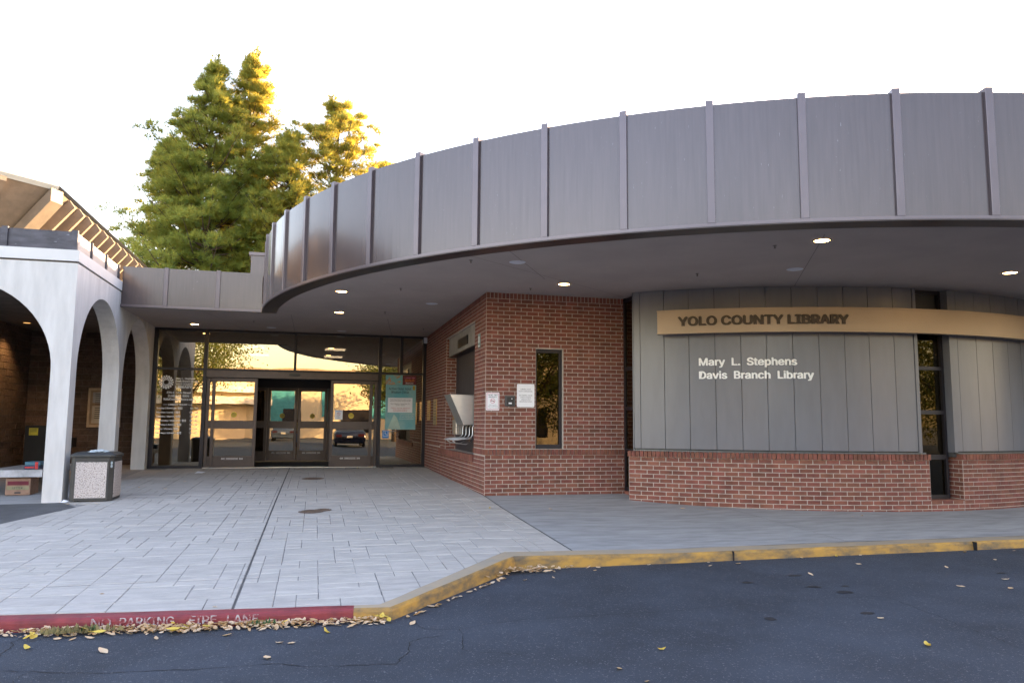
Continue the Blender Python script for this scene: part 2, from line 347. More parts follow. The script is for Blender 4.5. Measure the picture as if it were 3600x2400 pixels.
# ashlar stamped stones on a 0.2 m grid
U = .168; gx0, gy0 = -8.2, -6.5; NX, NY = 50, 82
occ = np.zeros((NX, NY), bool); tiles = []
sizes = [(2,2),(3,2),(2,3),(3,2),(2,1),(1,2),(2,2),(1,1),(4,2),(3,3)]
for j in range(NY):
    for i in range(NX):
        if occ[i,j]: continue
        cand = sizes[:]; random.shuffle(cand)
        for w, h in cand+[(1,1)]:
            if i+w <= NX and j+h <= NY and not occ[i:i+w, j:j+h].any():
                occ[i:i+w, j:j+h] = True; tiles.append((gx0+i*U, gy0+j*U, w*U, h*U)); break
def clip_tiles(ts):
    out = []
    for x, y, w, h in ts:
        # split on joints
        segs = [(x, x+w)]
        for jx in (-3.28, 0.0):
            segs = [s for a, b in segs for s in ([(a, jx-.006), (jx+.006, b)] if a < jx < b else [(a, b)])]
        rows_ = [(y, y+h)]
        for jy in (1.45, -1.88, -5.15 if x < -3.3 else -99):
            rows_ = [s for a, b in rows_ for s in ([(a, jy-.008), (jy+.008, b)] if a < jy < b else [(a, b)])]
        for a, b in segs:
            for c_, d_ in rows_:
                if b-a < .03 or d_-c_ < .03: continue
                c2 = c_
                if d_ < min(yk(max(-13.9,a)), yk(b))+.03: continue
                yl = max(yk(max(-13.9,a)), yk(b), yk((a+b)/2))+.015
                if (a < max(LX(c2), LX(d_)) and b > min(LX(c2),LX(d_))) or c_ < yl: EDGE.append((a,c_,b,d_)); continue
                if b <= min(LX(c2),LX(d_)): continue
                if b > .02 and not (d_ < .05): continue
                if b > .02: continue
                if d_ > 7.02: continue
                out.append((a, c2, b-a, d_-c2))
    return out
EDGE = []
TL = clip_tiles(tiles)
_tm = {}
def tile_geo(w, h, gap=.0036, bv=.005, th=.02):
    a, b = w/2-gap*.85, h/2-gap*1.9; c_, d_ = a-bv*.9, b-bv*1.5
    vs = [(-c_,-d_,0),(c_,-d_,0),(c_,d_,0),(-c_,d_,0),(-a,-b,-bv),(a,-b,-bv),(a,b,-bv),(-a,b,-bv),(-a,-b,-th),(a,-b,-th),(a,b,-th),(-a,b,-th)]
    fs = [(0,1,2,3)]+[(4+k,4+(k+1)%4,(k+1)%4,k) for k in range(4)]+[(8+k,8+(k+1)%4,4+(k+1)%4,4+k) for k in range(4)]
    return vs, fs
def tile_mesh(w, h):
    k = (round(w,2), round(h,2))
    if k not in _tm:
        me = bpy.data.meshes.new('paver'); v, f = tile_geo(*k); me.from_pydata(v, [], f); me.materials.append(CONC); _tm[k] = me
    return _tm[k]
def tilt(x, y):
    dx = (Zf(x+.1,y)-Zf(x-.1,y))/.2; dy = (Zf(x,y+.1)-Zf(x,y-.1))/.2
    return (math.atan(dy), -math.atan(dx), 0)
TL.sort(key=lambda t: math.hypot(t[0]+t[2]/2-CAM.x, t[1]+t[3]/2-CAM.y)/math.sqrt(max(.01,t[2]*t[3])))
inview = lambda x, y: abs(math.atan2(x-CAM.x, y-CAM.y)-yaw) < R(36)
cnt = 0; rest = MB()
for x, y, w, h in TL:
    cx_, cy_ = x+w/2, y+h/2; z = Zf(cx_, cy_)+random.uniform(-.0008,.0008); rx, ry, _ = tilt(cx_, cy_)
    if cnt < 300 and inview(cx_, cy_):
        o = bpy.data.objects.new('paver', tile_mesh(w,h)); COL.objects.link(o); o.location = (cx_,cy_,z); o.rotation_euler = (rx,ry,0); o.parent = pave; cnt += 1
    else:
        v, f = tile_geo(w,h); mtx = Matrix.Translation((cx_,cy_,z)) @ Matrix.Rotation(ry,4,'Y') @ Matrix.Rotation(rx,4,'X')
        rest.add([mtx @ Vector(p) for p in v], f)
def halfplane(P, f):
    out_ = []
    for p, q in zip(P, P[1:]+P[:1]):
        fp, fq = f(p), f(q)
        if fp >= 0: out_.append(p)
        if fp*fq < 0: t = fp/(fp-fq); out_.append((p[0]+(q[0]-p[0])*t, p[1]+(q[1]-p[1])*t))
    return out_
KL = [(a, b) for a, b in zip((KR_B+KY_B[1:])[:-1], (KR_B+KY_B[1:])[1:])]
for a, c_, b, d_ in EDGE:
    if b > .02 or d_ > 7.02: continue
    gp = .0042; P = [(a+gp,c_+gp),(b-gp,c_+gp),(b-gp,d_-gp),(a+gp,d_-gp)]
    P = halfplane(P, lambda p: p[0]-LX(p[1])-.004)
    for (k0, k1) in KL:                                  # keep the side behind the kerb
        dx, dy = k1[0]-k0[0], k1[1]-k0[1]; n_ = math.hypot(dx,dy)
        if k1[0] <= a or k0[0] >= b or not P: continue
        Q = halfplane(P, lambda p: p[0]-k0[0]); Q = halfplane(Q, lambda p: k1[0]-p[0]) if Q else Q
        Q = halfplane(Q, lambda p: (dx*(p[1]-k0[1])-dy*(p[0]-k0[0]))/n_-.008) if Q else Q
        if len(Q) < 3: continue
        n_ = len(Q); rest.add([(x,y,Zf(x,y)) for x,y in Q]+[(x,y,Zf(x,y)-.02) for x,y in Q],[tuple(range(n_))]+[(i+n_,(i+1)%n_+n_,(i+1)%n_,i) for i in range(n_)])
    continue
    if len(P) < 3: continue
    n_ = len(P); rest.add([(x,y,Zf(x,y)) for x,y in P]+[(x,y,Zf(x,y)-.02) for x,y in P],[tuple(range(n_))]+[(i+n_,(i+1)%n_+n_,(i+1)%n_,i) for i in range(n_)])
o = rest.build('pavers', CONC, pave, fix=False); o['kind'] = 'stuff'
JM = M('joint_sealant', (.10,.095,.09), .9); JL = M('joint_light', (.52,.50,.47), .9)
def strip(name, x0, y0, x1, y1, w, mat, dz=-.002, n=24):
    mb = MB(); dd = Vector((x1-x0,y1-y0)).normalized(); a, b = -dd.y*w, dd.x*w
    for i in range(n+1):
        t = i/n; x, y = x0+(x1-x0)*t, y0+(y1-y0)*t; mb.v += [(x-a,y-b,Zf(x,y)+dz),(x+a,y+b,Zf(x,y)+dz)]
    mb.f = [(2*i,2*i+2,2*i+3,2*i+1) for i in range(n)]
    return mb.build(name, mat, pave, fix=False)
strip('joint', -3.28, -6.18, -3.28, 7.05, .006, JM, .002); strip('joint', 0, -4.4, 0, -.02, .006, JM, .002)
strip('joint', -3.2, 1.45, -.03, 1.45, .008, JL, .002); strip('joint', -3.2, -1.88, -.03, -1.88, .006, JL, .002)
for x0, x1 in ((.008,3.496),(3.504,7.0),(7.008,10.5),(10.508,14.0)):         # plain slabs of the right-hand sidewalk
    mb = MB(); xx = np.linspace(x0,x1,8)
    for x in xx:
        y0 = yk(x)+.006
        for t in np.linspace(0,1,12): y = y0+(.3-y0)*t; mb.v.append((x,y,Zf(x,y)))
    mb.f = [(i*12+j,(i+1)*12+j,(i+1)*12+j+1,i*12+j+1) for i in range(7) for j in range(11)]
    mb.build('slab', CONC2, pave, fix=False)
mb = MB()                                                                     # asphalt path left of the forecourt, concrete floor under the arcade
for x0, x1 in ((0,1),):
    for t in np.linspace(0,1,12):
        for s in np.linspace(0,1,12):
            y = -5.9+(.86+5.9)*t; xr = LX(y); x = -13.9+(xr+13.9)*s; mb.v.append((x, max(y, yk(x)+.02), Zf(x, max(y, yk(x)+.02))))
    mb.f = [(i*12+j,i*12+j+1,(i+1)*12+j+1,(i+1)*12+j) for i in range(11) for j in range(11)]
struct(mb.build('side_path', ASPH2, fix=False), 'worn grey asphalt path left of the forecourt')
mb = MB()
for x in np.linspace(-13.9,-6.475,14):
    for y in np.linspace(.862,8.7,12): mb.v.append((x,y,Zf(x,y)-.003))
mb.f = [(i*12+j,(i+1)*12+j,(i+1)*12+j+1,i*12+j+1) for i in range(13) for j in range(11)]
struct(mb.build('walkway', CONC2, fix=False), 'pale concrete walkway under the arches')

# ------------------------------------------------------------------ bricks
BP, BL, JT = .0680, .2030, .0102
_bm = {}
def brick_geo(L, H, pr=.0065, bv=.004, dep=.03):       # local: x along, z up, -y out; mortar face at y=0
    a, b = L/2, H/2; c_, d_ = a-bv, b-bv
    vs = [(-c_,-pr,-d_),(c_,-pr,-d_),(c_,-pr,d_),(-c_,-pr,d_),(-a,-pr+bv,-b),(a,-pr+bv,-b),(a,-pr+bv,b),(-a,-pr+bv,b),(-a,dep,-b),(a,dep,-b),(a,dep,b),(-a,dep,b)]
    fs = [(0,1,2,3)]+[(4+k,4+(k+1)%4,(k+1)%4,k) for k in range(4)]+[(8+k,8+(k+1)%4,4+(k+1)%4,4+k) for k in range(4)]
    return vs, fs
def brick_mesh(L, H, mat, pr):
    k = (round(L,2), round(H,3), mat.name, pr)
    if k not in _bm:
        me = bpy.data.meshes.new('brick'); v, f = brick_geo(k[0]-.0, k[1], pr); me.from_pydata(v, [], f); me.materials.append(mat); _bm[k] = me
    return _bm[k]
def lay(length, z0, z1, pitch=BP, bl=BL, openings=(), off=0):
    out = []; n = int(math.ceil((z1-z0)/pitch-.02))
    for r_ in range(n):
        zb = z1-(r_+1)*pitch; zt = zb+pitch
        if zb < z0: zb = z0
        if zt-zb < .02: continue
        u = -bl/2 if (r_+off) % 2 else 0.0
        while u < length-.01:
            a, b = max(0,u), min(length,u+bl); segs = [(a,b)]
            for o0, o1, p0, p1 in openings:
                if zt-.01 > p0 and zb+.01 < p1:
                    segs = [s for c_, d_ in segs for s in ([(c_,d_)] if d_ <= o0 or c_ >= o1 else [(c_,min(d_,o0)),(max(c_,o1),d_)]) if s[1]-s[0] > .025]
            for c_, d_ in segs: out.append(((c_+d_)/2, (zb+zt)/2, d_-c_-JT, zt-zb-JT))
            u += bl
    return out
def row(length, z0, z1, w=.0677, openings=()):          # rowlock / soldier course
    n = int(round(length/w)); w = length/n; out = []
    for i in range(n):
        u = (i+.5)*w
        if any(o0 < u < o1 for o0, o1 in openings): continue
        out.append((u, (z0+z1)/2, w-JT, z1-z0-JT*.7))
    return out
def place(bricks, parent, mat, limit, stuff_name, proud=.0065):
    """bricks: (matrix-maker, u, z, L, H) -> the nearest become objects, the rest one joined part"""
    bricks = sorted(bricks, key=lambda b: (b[0] @ Vector((0,0,0)) - CAM).length/ (b[1]*b[2])**.5)
    mb = MB()
    for i, (mx, L, H, pr) in enumerate(bricks):
        if i < limit:
            o = bpy.data.objects.new('brick' if mat is BRICK else 'block', brick_mesh(L,H,mat,pr)); COL.objects.link(o)
            o.matrix_world = mx; o.parent = parent; o.matrix_parent_inverse = WM(parent).inverted()
            o.location = mx.to_translation(); o.rotation_euler = mx.to_euler()
        else:
            v, f = brick_geo(L,H,pr); mb.add([mx @ Vector(p) for p in v], f)
    if mb.v:
        o = mb.build(stuff_name, mat, parent, fix=False); o['kind'] = 'stuff'
def wall_mx(p0, ang):                                    # returns maker u,z -> matrix ; ang: direction of u in plan
    rm = Matrix.Rotation(ang, 4, 'Z')
    return lambda u, z: Matrix.Translation((p0[0]+math.cos(ang)*u, p0[1]+math.sin(ang)*u, z)) @ rm

SZ = 3.38                       # soffit height
# ------------------------------------------------------------------ brick pavilion
BW, BD = 2.49, 7.12
pav = thing('brick_pavilion', (1.2,0,0), 'red brick pavilion corner with slit window under the round canopy', 'building')
WX0, WX1, WZ0, WZ1 = .872, 1.36, .756, 2.445
NY0, NY1, NZ0, NZ1 = .90, 3.95, .62, 2.99
RB0, RB1 = .655, .752
mb = MB()                                               # mortar core, front wall with window opening
for b in ((0,WX0,-.15,SZ+.3),(WX1,BW,-.15,SZ+.3),(WX0,WX1,-.15,WZ0),(WX0,WX1,WZ1,SZ+.3)): mb.box(b[0],b[1],0,.24,b[2],b[3])
mb.build('front_wall', MORTAR, pav)
mb = MB()
for b in ((.24,NY0,-.15,SZ+.3),(NY1,BD+.3,-.15,SZ+.3),(NY0,NY1,-.15,NZ0),(NY0,NY1,NZ1,SZ+.3)): mb.box(0,.26,b[0],b[1],b[2],b[3])
mb.box(BW-.2,BW,.24,BD,-.15,SZ+.3)
mb.build('side_wall', MORTAR, pav)
bl = []
fmx = wall_mx((0,0),0)
B1 = lay(BW,-.15,RB0,openings=(),off=1)+lay(BW,RB1,SZ-.105,openings=((WX0,WX1,WZ0,WZ1),),off=0)
for u,z,L,H in B1: bl.append((fmx(u,z),L,H,.0065))
for u,z,L,H in row(BW+.02,RB0,RB1): bl.append((fmx(u-.01,z),L,H,.022))
for u,z,L,H in row(BW,SZ-.105,SZ-.003): bl.append((fmx(u,z),L,H,.0065))
place(bl, pav, BRICK, 300, 'bricks')
bl = []
smx = wall_mx((0,BD),-math.pi/2)                        # u runs from the glass towards the camera; outside is -X
op = ((BD-NY1,BD-NY0,NZ0-.1,NZ1),)
for u,z,L,H in lay(BD,-.15,RB0-.02,openings=((BD-NY1-.75,BD-NY0,.50,RB0+.1),),off=0)+lay(BD,RB1,SZ-.105,openings=op,off=1): bl.append((smx(u,z),L,H,.0065))
for u,z,L,H in row(.90,RB0,RB1): bl.append((smx(BD-NY0+u,z),L,H,.022))
for u,z,L,H in row(NY1-NY0+.75,.50,.625): bl.append((smx(BD-NY1-.75+u,z),L,H,.03))
for u,z,L,H in lay(.75,.62,RB1,openings=(),off=0)+row(BD-NY1-.75,RB0,RB1): bl.append((smx((BD-NY1-.75 if L>.1 else 0)+u,z),L,H,.0065))
for u,z,L,H in row(BD,SZ-.105,SZ-.003): bl.append((smx(u,z),L,H,.0065))
rmx = wall_mx((0.0,NY1),0)                              # far return of the niche, faces the camera
for u,z,L,H in lay(.26,NZ0,NZ1): bl.append((rmx(u,z),L,H,.0065))
o_before = len(bpy.data.objects)
place(bl, pav, BRICK, 0, 'side_bricks')
# window
wf = MB()
for b in ((WX0,WX0+.035),(WX1-.05,WX1)): wf.box(b[0],b[1],.07,.15,WZ0,WZ1)
wf.box(WX0+.035,WX1-.05,.07,.15,WZ0,WZ0+.07); wf.box(WX0+.035,WX1-.05,.07,.15,WZ1-.06,WZ1)
win = wf.build('window', FRAME, pav)
MB().box(WX0+.03,WX1-.045,.108,.112,WZ0+.06,WZ1-.05).build('pane', GLASS2, win)
# dim room behind slit window, with paper notice and a few things on the sill
PAPER = M('paper_notice', (.45,.42,.38), .8, var=.1, scale=9)
MB().box(WX0+.04,WX1-.09,.135,.137,1.14,1.72).build('paper_notice', PAPER, win)
text_plane('notice_lettering','Davis\nfamily\nhistory',(WX0+.06,.130,1.62),(1,0,0),(0,0,1),(0,-1,0),INKM,win,height=.045)
rm_ = MB(); rm_.box(.3,2.2,1.6,1.65,0,SZ); rm_.box(.3,2.2,.3,1.65,-.1,0); rm_.box(.3,2.25,.28,1.65,SZ-.02,SZ+.1); rm_.box(2.2,2.25,.28,1.65,0,SZ); rm_.box(.27,.3,.28,1.65,0,SZ)
rm_.build('inner_room', INT, pav)
# niche
MB().box(.22,.26,NY0+.0,NY1,NZ0-.12,2.60).build('niche_panel', M('dark_panel',(.024,.022,.027),.55,col2=(.05,.046,.052),scale=3,stretch=(6,6,.6),bump=.03,bscale=4), pav)
hd = MB().box(.05,.24,NY0,NY1-.004,2.60,NZ1).build('niche_header', M('header_grey',(.30,.28,.255),.6), pav)
MB().box(.03,.052,1.80,2.82,2.68,2.85).build('header_slot', BLACKM, hd)
MB().box(.04,.26,NY0,NY1,2.585,2.60).build('header_trim', FRAME, pav)

# stainless hood with shelves in the niche
hood = thing('wall_hood', (0,1.3,1.4), 'angled stainless steel hood over two shelf brackets on the brick side wall', 'hood')
mb = MB(); T0,T1,T2,T3 = (-.42,1.687),(.20,1.668),(.20,1.15),(-.17,1.147)
for y in (1.0,1.64): mb.prism([(p[0],y,p[1]) for p in (T0,T1,T2,T3)], (0,.008,0))
mb.prism([(T0[0],1.008,T0[1]),(T3[0],1.008,T3[1]),(T3[0]+.008,1.008,T3[1]),(T0[0]+.01,1.008,T0[1]-.008)], (0,.632,0))
mb.prism([(T0[0]-.004,.996,T0[1]+.002),(T1[0],.996,T1[1]+.002),(T1[0],.996,T1[1]-.006),(T0[0]-.004,.996,T0[1]-.006)], (0,.656,0))
bevel(mb.build('hood_shell', STEEL, hood), .004)
for y0, y1 in ((1.02,1.30),(1.62,1.95)):
    br = MB()
    for y in (y0,y1): br.tube([(.20,y,1.16),(.02,y,1.14),(-.0,y,1.10),(-.0,y,.97),(-.03,y,.925),(-.08,y,.905),(-.36,y,.875)], .011, 8)
    b_ = br.build('bracket', STEEL, hood, smooth=True)
    bevel(MB().prism([(-.36,y0-.03,.868),(-.02,y0-.03,.90),(-.02,y1+.03,.90),(-.36,y1+.03,.868)], (0,0,.012)).build('shelf', STEEL, b_), .004)
    MB().tube([(-.34,y0+.1,.862),(-.28,y0+.1,.82),(-.1,y0+.1,.80),(-.02,y0+.1,.84)], .01, 8).build('towel_bar', STEEL, b_, smooth=True)
    k = MB().box(.17,.22,y0+.02,y1-.02,.93,1.14).build('display', M('display_dark',(.05,.05,.055),.3), b_)
    MB().box(.164,.171,y0+.05,y1-.05,1.03,1.12).build('display_screen', BRASS, k)
db = bevel(MB().box(-.12,.05,2.05,2.42,.95,1.36).build('dispenser', STEEL, hood), .02, 3)
MB().box(-.125,-.119,2.10,2.36,1.24,1.345).build('dispenser_window', BRASS, db)

# plaques and signs on the pavilion
for i, (y0, y1, z0, z1, lab) in enumerate(((6.17,6.63,1.23,1.72,'smaller brass plaque nearest the glass on brick side wall'),(5.14,5.62,1.13,1.73,'larger brass plaque nearer the niche on brick side wall'))):
    p = tag(bevel(MB().box(-.022,-.007,y0,y1,z0,z1).build('plaque', BRASS), .003), lab, 'plaque', 'brass plaques on the brick side wall')
    for k in range(7): MB().box(-.0235,-.0221,y0+.06,y1-.06,z1-.09-k*(z1-z0-.14)/7,z1-.075-k*(z1-z0-.14)/7).build('plaque_line', LETD, p)
s = tag(bevel(MB().box(-.016,-.007,.40,.58,2.48,2.72).build('wall_sign', M('green_sign',(.20,.30,.28),.5)), .01,2), 'small grey green sign with a white ring high on the brick side wall', 'sign')
rg = MB()
for k in range(20):
    a0, a1 = 2*math.pi*k/20, 2*math.pi*(k+1)/20
    rg.quad(*[(-.0175, .49+r_*math.cos(a), 2.62+r_*math.sin(a)) for r_, a in ((.062,a0),(.045,a0),(.045,a1),(.062,a1))])
rg.quad((-.0175,.47,2.56),(-.0175,.51,2.56),(-.0175,.51,2.67),(-.0175,.47,2.67)); rg.quad((-.0175,.43,2.50),(-.0175,.55,2.50),(-.0175,.55,2.52),(-.0175,.43,2.52))
rg.build('symbol', LETW, s, fix=False)
def rrect(x0,x1,z0,z1,r_,n=5):
    pts = []
    for cx_,cz_,a in ((x1-r_,z1-r_,0),(x0+r_,z1-r_,90),(x0+r_,z0+r_,180),(x1-r_,z0+r_,270)):
        for k in range(n+1): t = R(a+90*k/n); pts.append((cx_+r_*math.cos(t), cz_+r_*math.sin(t)))
    return pts
def sign(x0,x1,z0,z1,mat,name='wall_sign',y=-.0085,th=.004,r_=.014):
    return MB().prism([(x,y,z) for x,z in rrect(x0,x1,z0,z1,r_)], (0,-th,0)).build(name, mat)
def tline(parent, body, x, z, h, mat=INKM, y=-.0132, align='CENTER', width=None, bold=0):
    return text_plane('lettering', body, (x,y,z), (1,0,0),(0,0,1),(0,-1,0), mat, parent, height=h, align=align, width=width, bold=bold)
s = tag(sign(.010,.236,1.392,1.690,WHITEP), 'small white smoke free property sign with red border', 'sign')
pts = rrect(.022,.224,1.406,1.676,.010); pin = rrect(.028,.218,1.412,1.670,.008)
MB().add([(x,-.0130,z) for x,z in pts+pin], [(i,(i+1)%len(pts),len(pts)+(i+1)%len(pts),len(pts)+i) for i in range(len(pts))]).build('border', REDM, s, fix=False)
tline(s,'SMOKE-FREE',.123,1.634,.024,bold=.01,width=.165); tline(s,'PROPERTY',.123,1.600,.024,bold=.01,width=.135)
rg = MB()
for k in range(24):
    a0,a1 = 2*math.pi*k/24, 2*math.pi*(k+1)/24
    rg.quad(*[(.123+r_*math.cos(a),-.0131,1.548+r_*math.sin(a)) for r_,a in ((.041,a0),(.035,a0),(.035,a1),(.041,a1))])
rg.quad((.092,-.0133,1.568),(.096,-.0133,1.573),(.154,-.0133,1.527),(.150,-.0133,1.522)); rg.build('prohibition_ring', REDM, s, fix=False)
MB().quad((.094,-.0130,1.543),(.150,-.0130,1.543),(.150,-.0130,1.552),(.094,-.0130,1.552)).build('cigarette', INKM, s, fix=False)
for k,t in enumerate(('Smoking and the','use of e-cigarettes is','prohibited on this property')): tline(s,t,.123,1.478-k*.022,.012)
s = tag(bevel(MB().box(.330,.506,-.030,-.0066,1.462,1.640).build('intercom', M('intercom_grey',(.06,.06,.062),.45)), .008,2), 'black square call button box between two white signs', 'intercom')
MB().box(.362,.480,-.034,-.0301,1.480,1.615).build('face_plate', BLACKM, s)
MB().box(.392,.446,-.0362,-.0342,1.500,1.525).build('label_plate', WHITEP, s); MB().disc((0,0),.009,0,.004,12).build('call_button', WHITEP, s)
o = bpy.data.objects[[ob.name for ob in s.children if ob.name.startswith('call_button')][0]]; o.rotation_euler = (math.pi/2,0,0); o.location = (.448,-.0342,1.588)
s = tag(sign(.540,.846,1.452,1.838,WHITEP,r_=.02), 'larger white loading rules sign left of the slit window', 'sign')
for k,t in enumerate(('COMMERCIAL VEHICLES','20 MINUTES LOADING/UNLOADING','','NON COMMERCIAL VEHICLES','2 MINUTES PASSENGER','LOADING/UNLOADING','MUST REMAIN IN VEHICLE')):
    if t: tline(s,t,.693,1.742-k*.0345,.020,width=min(.235,.0098*len(t)))
for x in (.565,.821):
    for z in (1.475,1.815): MB().prism([(x+.005*math.cos(a),-.0126,z+.005*math.sin(a)) for a in np.linspace(0,2*math.pi,9)[:-1]], (0,-.002,0)).build('screw', STEEL, s)

# ------------------------------------------------------------------ curved wall
WC = (6.87,4.52); WR = 6.86
cw = thing('curved_wall', (WC[0],WC[1]-WR,-.1), 'curved grey metal panel wall on a red brick base at the right', 'building')
MB().arc(WC,WR-.30,WR-.03,-130.9,-93.1,.70,SZ+.3,1.0).build('wall_core', PANEL_B, cw, smooth=False)
MB().arc(WC,WR-.30,WR-.03,-87.9,-40,.70,SZ+.3,1.0).build('wall_core', PANEL_B, cw)
seams = [-130.95,-130.0,-126.66,-123.32,-119.92,-116.6,-113.32,-109.97,-106.6,-103.22,-99.9,-96.41,-93.55]
def panels(ss):
    for a, b in zip(ss[:-1], ss[1:]):
        jj = random.uniform(-.002,.002); MB().arc(WC,WR-.03+jj,WR+jj,a+.035,b-.035,.79,SZ-.002,.55).build('wall_panel', PANEL, cw, smooth=False)
panels(seams); MB().arc(WC,WR-.14,WR+.012,-93.52,-93.05,.775,SZ-.002,.5).build('jamb_trim', PANEL, cw)
seams2 = [-86.45,-83.02,-79.71,-76.25,-72.9,-69.5,-66,-62,-58,-54,-50,-46,-42]
MB().arc(WC,WR-.14,WR+.012,-87.95,-87.45,.775,SZ-.002,.5).build('jamb_trim', PANEL, cw)
MB().arc(WC,WR-.03,WR,-87.4,-86.49,.79,SZ-.002,.5).build('wall_panel', PANEL, cw); panels(seams2)
MB().prism([(WC[0]+r_*math.cos(R(-130.97)),WC[1]+r_*math.sin(R(-130.97)),.76) for r_ in (WR-.34,WR+.004)]+[(WC[0]+r_*math.cos(R(-131.1)),WC[1]+r_*math.sin(R(-131.1)),.76) for r_ in (WR+.004,WR-.34)], (0,0,SZ-.765)).build('end_trim', PANEL, cw)
SILL = M('flashing', (.13,.14,.145), .4, metal=.4)
MB().arc(WC,WR-.1,WR+.035,-131.0,-92.7,.752,.772,.8).build('flashing', SILL, cw); MB().arc(WC,WR-.1,WR+.035,-87.6,-42,.752,.772,.8).build('flashing', SILL, cw)
BR = WR+.055
for a0,a1,z0,z1 in ((-131.6,-92.42,-.3,.752),(-87.2,-42,-.3,.752),(-92.42,-87.2,-.3,.04)):
    MB().arc(WC,BR-.28,BR,a0,a1,z0,z1-.004,.9).build('base_wall', MORTAR, cw)
bl = []
dega = math.degrees(1/BR)
def cyl_mx(a, z, r_=BR):
    return Matrix.Translation((WC[0]+r_*math.cos(R(a)), WC[1]+r_*math.sin(R(a)), z)) @ Matrix.Rotation(R(a)+math.pi/2,4,'Z')
for a0,a1,zb,zt in ((-131.6,-92.42,-.22,RB0),(-87.2,-64,-.22,RB0),(-92.42,-87.2,-.22,.045)):
    Ls = (a1-a0)/dega; offp = 0 if a0 < -100 else 1
    for u,z,L,H in lay(Ls,zb,zt if zt > .1 else RB0-9*BP+.0,off=offp) if zt > .1 else [b for b in lay(Ls,-.22,RB0-9*BP)]: bl.append((cyl_mx(a0+u*dega,z),L,H,.0065))
for a0,a1 in ((-131.75,-92.3),(-87.3,-64)):
    for u,z,L,H in row((a1-a0)/dega,RB0,RB1): bl.append((cyl_mx(a0+u*dega,z),L,H,.03))
place(bl, cw, BRICK, 300, 'bricks')
bl = []                                                   # right reveal of the floor-length window, and left end of the base
e = (WC[0]+BR*math.cos(R(-87.2)), WC[1]+BR*math.sin(R(-87.2))); ang = R(-87.2)
rv = wall_mx((e[0]-.28*math.cos(ang), e[1]-.28*math.sin(ang)), ang)
for u,z,L,H in lay(.28,.05,RB0): bl.append((rv(u,z) ,L,H,.005))
for u,z,L,H in row(.28,RB0,RB1,w=.14): bl.append((rv(u,z),L,H,.02))
e = (WC[0]+BR*math.cos(R(-131.6)), WC[1]+BR*math.sin(R(-131.6))); ang = R(-131.6)
rv = wall_mx((e[0]-.28*math.cos(ang), e[1]-.28*math.sin(ang)), ang)
for u,z,L,H in lay(.28,-.2,RB0)+row(.28,RB0,RB1,w=.14): bl.append((rv(u,z),L,H,.005))
place(bl, cw, BRICK, 0, 'end_bricks')
# tall dark window in the curved wall
wn_ = MB(); w0,w1 = -93.0,-88.0; ri, ro = WR-.20, WR-.12
for a in ((w0,w0+.42),(w1-.42,w1)): wn_.arc(WC,ri,ro,a[0],a[1],.045,SZ,.3)
for z0,z1 in ((.045,.105),(.66,.735),(1.375,1.44),(2.085,2.14),(2.98,3.03),(SZ-.06,SZ-.003)): wn_.arc(WC,ri+.002,ro-.002,w0+.42,w1-.42,z0,z1,.8)
tw = wn_.build('tall_window', FRAME, cw)
for z0,z1 in ((.105,.66),(.735,1.375),(1.44,2.085),(2.14,2.98)): MB().arc(WC,ri+.03,ri+.036,w0+.42,w1-.42,z0,z1,5).build('pane', GLASS2, tw)
MB().arc(WC,ri+.03,ri+.036,w0+.42,w1-.42,3.03,SZ-.06,5).build('blind_panel', BLACKM, tw)
MB().arc(WC,WR-.30,WR+.06,-92.45,-87.2,.030,.046,.8).build('window_sill', BRICK, tw)
tr = MB().arc(WC,WR-3.2,WR-3.1,-110,-70,-.1,SZ,2); tr.arc(WC,WR-3.2,WR-.3,-110,-70,SZ-.1,SZ+.1,2); tr.arc(WC,WR-3.2,WR-.3,-110,-70,-.15,-.05,2)
tr.build('inner_room', INT, cw)
# dark glazed slot between pavilion and curved wall
sl = MB(); sx = 2.47
sl.box(sx,sx+.05,-.64,-.56,.05,SZ-.003); sl.box(sx,sx+.05,-.06,-.004,.05,SZ-.003)
for z in (.05,.70,1.42,2.1,SZ-.08): sl.box(sx+.002,sx+.048,-.56,-.06,z,z+.06)
sw = sl.build('slot_window', FRAME, cw)
MB().box(sx+.02,sx+.026,-.56,-.06,.11,SZ-.08).build('pane', GLASS2, sw)
MB().box(sx+.3,sx+.34,-.7,.1,-.1,SZ).build('backing', BLACKM, sw)
bl = []
lm = wall_mx((sx,-.004),-math.pi/2)
for u,z,L,H in lay(.64,-.15,.05): bl.append((lm(u,z),L,H,.006))
place(bl, cw, BRICK, 0, 'slot_bricks')
